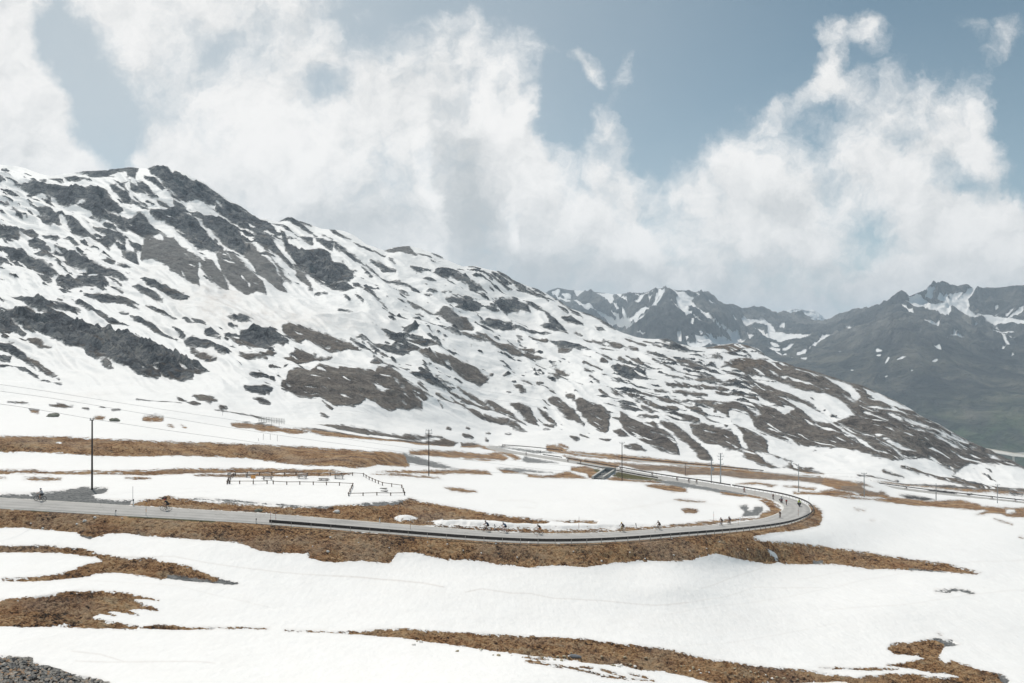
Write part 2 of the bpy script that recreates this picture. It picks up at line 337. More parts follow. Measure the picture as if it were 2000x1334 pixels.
# kind+region, then polygons (x,y) or strokes (x,y,width), ';' between them
MOUNTAIN = '''
c1 580,155 700,145 850,135 1020,108 1080,118 1060,160 1050,205 1000,200 985,150 880,175 830,205 760,210 710,205 680,175
c1 1160,120 1200,100 1310,100 1325,130 1350,160 1370,130 1440,180 1500,215 1560,215 1640,262 1780,375 1850,400 1920,440 2020,510 2020,660 1990,650 1900,570 1790,520 1720,450 1650,430 1560,380 1480,370 1440,400 1380,370 1310,310 1260,240 1190,180
c1 1130,190 1200,210 1290,290 1270,305 1220,260 1140,210; 1060,225 1110,240 1210,320 1245,360 1190,360 1100,300; 1015,250 1060,270 1145,335 1100,340 1030,300
c1 1220,370 1300,400 1400,470 1500,540 1600,620 1740,740 1740,780 1690,815 1620,780 1540,770 1450,680 1380,620 1360,590 1170,510 1180,460 1240,470 1330,480 1250,410
c1 1480,470 1560,490 1650,560 1740,640 1850,690 1940,760 1890,805 1790,750 1700,650 1600,590 1520,530; 1640,470 1730,520 1790,570 1720,560 1650,500; 1340,360 1420,400 1480,470 1430,460 1360,400
c1 110,265 260,255 420,290 580,290 680,315 820,315 860,370 920,430 955,465 890,455 800,460 700,420 660,400 600,410 540,425 480,410 430,370 370,345 250,335 200,315 160,285
c1 650,430 770,430 870,470 1000,520 1100,500 1180,560 1265,640 1200,655 1140,665 1060,630 960,610 860,560 780,545 720,500
n1 820,460 900,465 850,490
c1 505,190 590,190 675,225 600,240 520,235; 385,205 440,195 490,210 490,245 440,230; 230,425 320,445 400,460 450,510 480,570 420,560 330,490 300,450; 275,490 340,500 405,560 410,600 340,570
c1 500,520 560,510 610,560 620,590 740,640 750,660 650,680 580,650 540,590; 725,690 850,640 900,690 905,730 840,740 855,780 790,745; 730,570 800,590 930,640 980,690 975,730 920,690 860,640 790,630; 850,295 900,290 1000,350 1030,410 970,410 920,360
c1 1040,400,12 1150,470,16; 1050,370,10 1110,420,10 1150,440,6; 1150,390,14 1220,450,16; 920,250,8 1000,330,8; 945,265,16 990,255,14
c1 920,740 970,750 980,790 940,770; 950,790 1060,800 1090,890 1020,840; 990,680 1060,720 1120,740 1110,800 1050,790
c1 0,580 60,590 120,590 170,610 260,615 310,660 250,690 190,670 150,640 140,730 40,700 0,740
n1 130,660 160,690 200,740 170,740
c1 215,720 270,690 330,720 390,780 300,770 230,750; 330,650 400,650 475,700 440,720 350,690; 0,740 60,770 170,790 260,850 330,880 450,960 400,970 320,950 250,900 220,925 130,910 60,810 20,790; 0,790 50,840 60,890 10,910 0,900
c1 270,810 330,780 400,800 475,890 390,860; 425,760 520,790 640,825 710,880 800,930 900,960 1000,1030 960,1045 870,1000 740,960 620,920 540,900 500,840 430,800
c1 430,1000 480,970 560,1000 640,975 800,1000 850,1050 830,1070 700,1050 600,1040 540,1060 450,1030; 495,700 550,700 640,760 590,750
s1 1140,640 1240,680 1350,720 1400,780 1500,860 1560,900 1540,960 1555,1070 1480,1020 1420,1000 1330,950 1240,880 1100,840 1110,740
n1 1410,960 1500,1060 1540,1150 1460,1080
s1 1260,650 1340,690 1450,760 1560,850 1620,930 1730,970 1790,1090 1700,1060 1620,1010 1550,900 1440,800 1330,730; 1690,820 1790,800 1860,870 1960,1000 1940,1150 1860,1080 1800,1040 1720,930
n1 1400,670,12 1560,860,14; 1420,790,8 1480,860,10; 1760,810,8 1810,890,10; 1560,390,26 1690,420,40 ; 1705,395,16 1735,430,18; 1640,450,24 1760,560,26 1850,640,22
c1 840,1000,8 950,1065,6; 300,980,22 400,1000,20; 95,425,8 210,515,12; 480,1080,6 550,1105,5; 870,1070,7 955,1110,6; 840,860,22 890,885,16; 310,215,10 360,225,8; 320,240,10 360,245,8; 215,350,12 245,348,10; 40,405,12 75,410,10
c1 1035,1080 1080,1070 1200,1120 1270,1180 1220,1180 1100,1130; 1100,1030 1200,1030 1350,1080 1480,1150 1440,1175 1300,1110 1180,1080; 650,1115 760,1110 900,1140 1000,1160 1060,1190 900,1190 720,1150; 80,1130 180,1140 300,1190 200,1190; 920,900 1000,920 1040,935 970,930
n1 1590,600,10 1720,740,12; 1380,610,10 1450,650,12; 1500,650,10 1590,700,8; 1180,450,10 1210,440,12; 1310,290,10 1480,430,12 1500,460,10; 1520,520,8 1680,650,12 1880,830,10; 1640,740,10 1880,930,8
c2 0,30 60,70 160,150 250,190 340,260 400,275 450,330 470,390 430,375 370,330 350,350 430,400 490,480 540,540 590,575 540,570 480,520 400,480 340,440 320,400 250,340 180,300 110,235 60,200 0,165
n2 0,165 70,180 60,200; 270,300 330,310 330,345 300,345; 250,330,10 330,400,10; 360,310,8 400,380,8
c2 0,250 60,260 130,290 200,330 280,450 250,500 180,470 110,410 60,340 0,300
n2 0,165 70,175 65,205 30,190; 80,155,10 110,190,10
c2 0,360 60,400 115,460 110,490 70,510 0,480
s2 80,510 140,460 190,540 260,600 310,640 380,700 400,775 340,750 270,790 200,720 120,660 90,600; 200,380 300,440 360,520 440,580 500,660 535,725 490,725 400,680 330,620 250,530 280,460; 385,490 450,560 560,670 570,690 500,640; 0,540 40,560 100,640 160,740 100,730 0,640; 590,580 640,600 690,680 705,725 650,670 600,620
n2 140,510,8 170,570,8; 240,650,8 290,715,8
c2 560,430 640,480 740,470 790,490 830,540 900,560 960,610 970,645 930,675 870,660 800,690 720,650 660,600 620,540 560,480
c2 490,350 520,390 560,450 600,480 650,600 580,580 590,540 530,470; 800,680 900,670 970,740 900,740 830,710; 480,275 545,240 600,262 680,340 700,360 640,340 590,310 560,290 520,265; 500,325 540,335 570,370 520,350
c2 610,380 700,395 700,440 650,410; 710,390 800,430 840,440 830,490 760,450; 812,330 850,340 880,375 950,400 900,410 840,370; 840,440 890,470 950,510 1040,570 1000,560 920,520 850,490; 970,425 1040,435 1100,480 1060,480 1000,460
c2 1080,540,10 1240,610,14; 1050,560,10 1150,640,8; 1100,470,8 1170,520,10; 1200,540,6 1245,570,6; 1020,590,5 1090,655,4; 1080,600,8 1200,660,8; 1170,640,10 1320,690,14 1390,735,10; 1260,710,10 1330,740,6; 440,300,8 510,310,6; 620,270,8 690,300,7; 740,365,6 830,420,6; 900,480,5 980,560,5
s2 1170,465 1240,440 1330,430 1390,525 1330,500 1250,480; 1390,490 1470,510 1470,525 1420,515
c2 1340,590 1400,590 1470,600 1430,620 1380,620; 1490,610 1540,585 1620,600 1670,650 1710,690 1650,680 1600,650 1540,660; 1410,650 1450,655 1500,680 1440,680; 1710,700 1750,700 1800,740 1730,730
c2 1450,735,8 1520,745,7; 1435,755,8 1475,765,7; 1740,690,8 1835,750,8; 1600,640,6 1700,700,6; 1720,565,7 1790,575,7; 1840,620,6 1960,690,7; 1880,600,8 1990,670,10; 1900,660,6 1995,710,8; 1480,470,5 1550,505,8; 1920,740,6 1990,770,6; 1535,750,5 1600,750,5
c2 1570,780 1640,790 1700,780 1730,830 1700,890 1650,880 1600,840 1660,820; 1720,790 1790,830 1790,860 1740,850; 1890,800 1960,795 2000,820 2000,880 1940,870 1880,850
s2 1330,815 1400,830 1490,870 1560,860 1620,900 1690,950 1750,995 1660,995 1600,950 1530,890 1450,870 1370,840
c2 1360,910 1400,905 1450,955 1380,930; 1530,950 1560,970 1620,1010 1690,1050 1640,1045 1560,1000; 1700,1050,10 1850,1090,14 1990,1165,18; 1770,1035,6 1840,1085,8; 1790,935 1850,910 1920,930 2000,950 2000,990 1940,985 1880,960; 1810,980 1860,980 1880,995 1830,1000
c2 970,700 1000,700 1040,750 980,740; 1040,720,10 1130,800,12; 910,770,10 940,810,10; 980,780,10 1030,825,12; 1200,880,8 1240,905,6; 870,870,5 960,890,4; 1140,810,4 1200,860,4; 720,740,4 800,750,4
c2 110,1000 220,1015 240,1000 320,990 440,1020 510,1060 550,1090 510,1115 470,1090 380,1105 280,1095 230,1080 160,1060
b2 160,1060 300,1080 385,1115 320,1125 220,1100
c2 0,990 40,980 95,1020 60,1040 100,1060 0,1030
b2 500,990 620,990 700,1010 830,1040 940,1080 990,1120 900,1115 800,1110 700,1080 650,1085 600,1090 520,1040
n2 570,1025 640,1040 600,1045; 150,1050 230,1052 225,1068 170,1062
c2 1150,970 1230,990 1290,1030 1330,1080 1400,1130 1380,1150 1320,1160 1290,1170 1230,1140 1150,1100 1080,1060 980,1030 1020,1020 1100,1050 1150,1060 1210,1080 1260,1060 1200,1010; 1300,1020 1400,1030 1460,1070 1500,1110 1420,1100 1350,1070; 1500,1110,8 1620,1160,4; 950,1065,10 1090,1140,12; 1060,1060,10 1200,1170,8; 1090,1215,10 1140,1225,8; 1100,1170,5 1200,1230,5
n2 1100,1010,8 1200,1080,8; 1180,1020,5 1280,1120,6; 1250,1000,4 1330,1100,4
c2 145,920 220,935 300,965 240,960; 220,930 315,950 260,945; 160,962,6 210,972,5; 360,985,8 470,1015,8; 0,1085 60,1090 160,1130 130,1170 60,1130 0,1120; 0,1155 70,1190 50,1200 0,1190
b2 220,1150 320,1165 410,1155 460,1140 470,1155 400,1185 290,1180; 1490,1170 1570,1190 1590,1230 1530,1225; 1390,1140 1480,1170 1530,1225 1450,1200
b6 190,270 270,190 420,195 500,182 640,205 660,180 790,195 930,215 950,185 1050,205 1150,280 1200,330 1280,380 1340,450 1310,470 1250,400 1290,450 1300,520 1240,490 1200,515 1120,490 1060,500 1000,480 930,430 860,405 820,450 760,460 700,450 600,430 520,390 490,370 430,400 330,370 250,330 200,310
c6 950,190 1050,208 1150,285 1100,285 1000,235; 1060,250 1120,270 1100,290
n6 1075,285,8 1170,350,10; 1150,390,6 1200,440,6; 440,385,14 500,380,16; 240,280,8 270,290,8; 1140,450,8 1170,475,8; 1230,400,6 1300,470,10
c6 1000,0 1200,0 1280,50 1260,65 1200,40 1150,90 1090,60 1060,30; 830,10,8 920,60,12
b6 1260,60 1330,60 1400,120 1450,160 1380,140 1290,90; 1480,115 1560,110 1700,160 1780,220 1840,240 1790,260 1750,290 1680,260 1600,220 1530,180; 1790,230,10 1850,215,8; 1400,85,10 1490,180,14; 950,20,8 1050,90,8
c6 1200,235 1260,240 1310,240 1400,275 1450,300 1540,350 1500,370 1440,350 1350,310 1280,275 1220,260; 1430,285,10 1540,320,10
b6 1450,350 1520,365 1600,400 1700,430 1800,460 1870,510 1800,490 1700,460 1600,420; 1560,325,8 1700,380,12 1800,445,10; 1800,415 1870,440 1980,510 2010,560 1930,530 1870,490; 1520,415 1600,460 1700,500 1760,540 1790,595 1720,570 1630,520 1560,460; 1410,400,12 1550,480,10; 1770,540 1860,560 1970,580 1980,600 1850,590 1790,570
b6 460,580 560,560 680,572 830,605 1000,640 1250,670 1350,680 1450,700 1300,695 1150,680 1000,660 850,640 700,620 560,600
t6 350,640 500,650 660,660 820,680 1000,700 1200,705 1500,715 1580,740 1540,765 1350,760 1250,755 1150,730 1000,725 850,715 700,700 550,690 430,660; 1600,735 1700,745 1790,770 1700,780 1600,775; 0,630,26 200,645,26 330,672,12
c6 0,190 90,195 90,220 0,235; 110,210 140,215 145,240 120,235; 0,315 60,315 125,340 100,370 0,340; 0,390 50,400 110,440 60,435
b6 200,90 300,60 420,70 470,100 590,105 480,125 410,138 320,125 240,110; 310,45,10 460,75,8
b6 900,140,10 980,165,8; 940,90,6 1030,135,5 1100,180,6 1180,215,7; 1270,330,7 1340,380,6; 500,495,8 570,515,6; 205,345,12 300,375,14 430,400,9; 520,410,14 590,470,14; 1420,470,10 1460,510,7; 1640,650,8 1665,655,6; 1615,690,10 1695,705,9; 1800,685,6 1830,688,6; 1790,728,8 1815,735,8; 1950,685,6 1990,688,6; 1495,640,6 1520,648,6; 1965,370,8 1985,380,8; 1310,400,6 1380,440,8
c5 0,180 80,170 170,165 250,210 330,190 420,210 520,250 620,280 720,320 740,350 830,355 900,380 1000,410 1080,440 1160,470 1260,510 1360,560 1330,575 1260,580 1255,605 1180,605 1110,585 1040,550 1045,580 1000,600 940,595 880,570 800,535 740,515 680,485 620,490 560,460 550,430 480,415 450,415 380,390 290,360 240,330 160,290 80,250 0,200
c5 70,80 180,90 300,130 400,180 330,190 260,200 170,150; 290,125 400,140 520,190 430,175; 0,215 60,225 100,270 170,330 150,345 90,310 0,280; 0,370 60,400 160,460 230,540 120,480 60,440; 0,410 70,470 60,500 0,450
b5 180,360 230,360 330,430 260,420 200,390; 160,470 240,500 330,560 385,600 300,565 220,520
c5 0,495,12 120,545,10 300,610,8 400,630,5; 540,60 640,60 740,85 850,110 900,140 850,140 760,130 650,110; 790,130,8 905,175,9; 500,140,12 600,180,18 700,230,22 800,280,18; 690,260,16 830,300,12; 950,150 1050,175 1150,220 1080,215 990,180; 780,190 845,200 830,212 790,205
s5 655,500 700,490 740,550 690,530
c5 850,230 920,240 1000,270 1080,310 1150,360 1060,345 960,300; 1200,360 1250,350 1300,370 1370,380 1500,435 1470,470 1400,430 1310,410 1210,400
b5 1230,410 1320,440 1400,490 1370,500 1280,460
c5 1130,285,10 1200,340,12; 1190,220,12 1280,265,9; 1250,220 1310,230 1340,255 1290,260; 1330,290 1380,285 1430,330 1370,340; 1360,335,6 1435,360,7
b5 1550,455 1640,465 1700,460 1770,440 1800,450 1770,475 1680,485 1600,480
c5 1625,580 1660,560 1750,565 1740,590 1660,598; 1595,660 1690,660 1770,690 1720,708 1640,690; 1645,725 1700,730 1755,765 1690,755
b5 1250,720 1320,715 1380,730 1415,755 1370,768 1300,745; 1220,760 1260,758 1300,780 1260,785; 1150,725 1180,730 1215,748 1170,745; 1430,778 1475,778 1480,795 1440,795
b5 890,732,5 1000,752,5 1180,785,4; 1400,815,5 1500,825,6 1650,840,8 1850,880,6
t5 70,740 150,745 190,760 130,755; 190,805 250,810 255,828 200,820; 320,770 400,760 490,785 420,795 350,780; 540,800,10 580,810,8; 610,860,16 680,858,14; 730,817,12 780,820,10; 930,870,12 1060,872,14; 1090,905,8 1130,912,10; 650,795,8 680,800,8; 35,738,6 60,742,6; 1180,905,6 1210,920,6; 1510,905,18 1650,915,24 1850,940,20 2000,950,12
c3 150,90,10 300,190,10; 240,95,18 330,150,18 420,200,12; 220,160,12 310,210,12; 360,180,10 560,300,16; 440,210,14 570,310,12; 470,200,10 550,260,10; 570,290,7 610,310,7; 580,250,10 680,330,12 790,420,12; 635,340 680,350 695,385 650,370
c3 0,285 40,285 110,320 130,350 70,350 0,320; 0,330 40,345 45,390 10,380; 0,140 30,160 60,190 140,230 100,240 40,200; 220,300 310,300 370,320 440,350 450,385 390,365 340,370 290,385 230,340; 190,340 220,345 230,370 200,360; 410,310 470,330 530,380 600,430 660,480 700,530 640,510 600,480 540,400 440,340
c3 520,455 600,470 650,515 580,505; 655,430 720,420 790,460 800,480 700,460; 120,430 210,420 310,450 400,490 480,490 580,530 460,510 370,495 280,470 190,450; 140,480 190,480 210,500 160,498; 850,395 900,410 960,450 1010,490 950,470 900,430; 870,470 920,480 940,500 890,495; 790,370,10 860,395,9
b3 0,420 40,440 85,495 0,500; 100,530 200,570 290,600 400,640 560,690 500,690 400,670 340,680 250,640 190,600; 10,540,10 150,575,12; 250,600,10 310,605,9; 310,585,8 480,640,14; 370,535,8 400,560,8; 450,550,8 560,575,8; 640,630,8 720,640,8; 740,515,8 790,525,8; 800,550,6 940,570,6; 820,545,8 960,590,5 1060,600,6; 900,615,10 990,625,9; 880,670,12 980,690,11; 1030,685,16 1080,700,12; 910,705,14 950,715,12; 800,720,9 920,755,9
c3 585,580 660,590 750,610 850,650 780,640 700,630 620,605; 985,740 1020,715 1080,730 1130,750 1160,725 1200,745 1200,780 1220,810 1150,800 1100,800 1050,780; 1000,800 1040,800 1080,850 1040,830; 975,820 1010,830 1030,845; 1115,840,10 1145,850,8
b3 1080,665 1150,680 1200,710 1250,740 1180,720 1120,690; 575,730 620,735 680,760 730,790 680,780 620,750; 570,800 620,800 690,830 630,825; 640,765,8 730,780,5; 810,770,10 850,775,8; 840,800,7 900,850,6; 500,850,10 530,853,7; 400,840,7 460,865,7; 740,845,5 790,865,5; 345,865 380,865 430,905 390,905
c3 1300,545 1350,545 1400,570 1450,600 1530,625 1450,625 1380,600 1320,570; 1270,570,8 1430,620,10; 1390,585,8 1480,610,8
b3 1190,560,10 1300,600,10; 1080,560,10 1200,590,9; 930,560,7 1060,600,9 1150,615,7; 1220,635,5 1400,680,9 1550,735,8; 1250,685,6 1400,750,8 1500,780,7 1700,830,7; 1370,670,10 1480,690,18 1560,720,15 1650,760,10; 1340,790,8 1500,810,12 1700,830,13 1830,835,5; 1340,840,8 1500,855,16 1650,860,19 1740,875,10; 1270,870,8 1360,885,10; 1380,880,10 1500,895,16 1600,915,10; 1580,645,8 1700,665,10
t3 1600,600 1700,580 1800,565 1870,580 1900,605 1850,610 1780,630 1680,615; 1720,690 1850,670 2000,680 2000,760 1900,770 1830,740 1760,715
c3 1700,640 1800,630 1850,625 1890,660 1830,655; 1830,740 1900,720 1995,720 1995,770 1900,770; 1630,690,14 1660,710,12; 1750,760,10 1850,780,18 1950,830,12; 1700,740,8 1820,745,8; 1900,610,8 1980,655,8; 1930,700,6 1990,690,6
b3 950,875 1000,890 1060,940 1010,925; 905,905,14 970,940,8; 690,925 735,935 740,955 700,940; 1050,880 1150,900 1300,920 1400,945 1500,960 1560,1000 1600,1060 1680,1110 1730,1145 1640,1100 1560,1050 1480,1010 1450,980 1350,960 1200,920 1100,900; 1070,915,10 1190,955,12; 1200,965,14 1300,1000,20 1400,1005,22; 1340,995 1400,985 1420,1010 1380,1020
b3 1390,925 1550,940 1700,965 1830,980 1998,1020 1998,1200 1930,1160 1850,1080 1750,1040 1690,1040 1640,1000 1580,970 1480,945; 1380,1035 1450,1040 1550,1080 1560,1110 1480,1090; 1490,1110 1570,1110 1650,1140 1750,1170 1800,1200 1840,1280 1750,1280 1680,1250 1590,1230 1520,1180; 1780,1130 1900,1180 1998,1230 1998,1300 1900,1290 1860,1270 1840,1200; 1290,1085 1380,1100 1470,1170 1530,1210 1640,1320 1560,1310 1480,1240 1400,1180 1330,1130
b3 1040,1020 1100,1060 1170,1090 1250,1080 1300,1130 1370,1180 1410,1240 1420,1290 1330,1270 1250,1250 1150,1200 1080,1150 1040,1090; 995,1140 1040,1130 1100,1190 1030,1180; 745,965 830,970 920,1000 970,1050 960,1120 940,1155 880,1120 800,1060 760,1020; 575,950 630,935 680,980 740,1020 800,1100 700,1070 640,1020; 160,945 220,960 300,1020 380,1070 430,1110 330,1070 230,1030; 320,980 400,1000 450,1010 510,1110 430,1080 370,1030
b3 0,930 80,960 160,990 220,1020 120,1000 0,960; 0,980 60,1010 150,1060 300,1090 200,1095 80,1050; 300,1095 350,1095 430,1155 340,1130; 20,895,12 100,930,14 160,970,12; 500,1010,10 620,1090,14; 540,1090,12 600,1100,10; 540,1130,12 580,1138,10; 720,1195,16 770,1205,12; 780,1170,14 830,1195,10; 900,1205,12 970,1220,14; 1070,1250 1140,1235 1220,1270 1130,1265; 1180,990,8 1260,1030,10; 1150,1040,6 1290,1065,9
t3 560,1240 650,1240 720,1280 600,1260; 640,1230,10 700,1250,10
b4 -20,850 200,860 320,890 380,880 280,840 200,800 250,740 200,700 150,620 200,580 330,600 440,600 640,665 760,700 900,740 1100,830 1280,930 1480,1040 1680,1145 1906,1250 1906,1330 1750,1262 1600,1240 1480,1275 1380,1240 1300,1200 1200,1190 1080,1210 1000,1190 850,1160 780,1130 600,1150 620,1125 440,1105 300,1060 130,980 60,940 -20,920
t4 160,590 330,600 440,615 560,660 480,660 330,640 200,640; 640,665 760,700 900,742 880,750 740,715; 850,985 1000,1010 980,1050 880,1030; 1140,980 1290,1010 1250,1040; 200,880 330,900 420,930 340,950 220,920
n4 190,660 300,680 420,720 530,770 690,800 760,830 880,930 780,940 640,890 560,840 430,790 330,740 230,700; 320,640 440,690 420,700 350,670; 590,680,5 630,695,5; 650,680 830,740 900,830 860,840 780,770 700,720; 780,800 900,860 1000,890 1150,920 1290,955 1150,930 1000,900 850,850; 905,765 1000,790 1130,850 1230,900 1190,905 1090,890 990,850 930,810
n4 1030,920 1100,940 1250,985 1400,1040 1500,1070 1560,1110 1440,1080 1340,1030 1200,990 1100,960; 1230,1010,9 1360,1060,10 1440,1110,8 1530,1165,5; 1460,1050,8 1580,1105,10; 1330,1040,10 1450,1090,12 1550,1150,6; 430,830 540,850 640,890 780,940 690,990 600,960 520,900 450,860
n4 650,930,14 760,1010,20 870,1070,22 950,1120,18 1010,1170,8; 860,1000 980,1030 985,1050 910,1035; 1030,1060 1120,1090 1240,1155 1150,1130 1060,1085; 990,1070,8 1090,1120,13 1170,1190,6; 750,960,7 870,1010,9; 915,905,14 1060,965,6; 150,875 250,910 280,940 250,950 190,910
n4 0,900 60,940 100,1000 110,1060 190,1120 190,1160 150,1150 130,1080 60,1020 0,950; 90,900 180,920 220,960 240,1010 300,1050 420,1110 330,1080 230,1040 150,1010 180,1050 310,1085 200,1060 100,990 70,940; 420,1065 500,1105 620,1190 560,1180 470,1130; 0,1000,16 60,1030,10; 1660,1185 1720,1195 1790,1235 1700,1215; 1570,1130,10 1620,1145,8; 600,1130 680,1130 780,1160 900,1180 1000,1230 800,1200 650,1180
t4 130,1160 230,1160 360,1190 500,1230 640,1290 560,1285 450,1240 300,1220 200,1200; 0,1250 100,1260 300,1285 200,1290
n4 220,1165 400,1195 470,1235 380,1240 290,1205
c4 440,900 500,900 540,950 560,990 500,960; 580,690 640,700 620,720; 430,960 480,980 620,1000 560,1000
n4 300,880 420,900 400,860 500,900 420,940
b4 0,740,8 200,760,10 330,800,8; 0,790,8 150,810,10 260,840,8; 60,660,8 180,690,10; 0,620,6 120,600,6; 180,720,22 260,740,16
'''
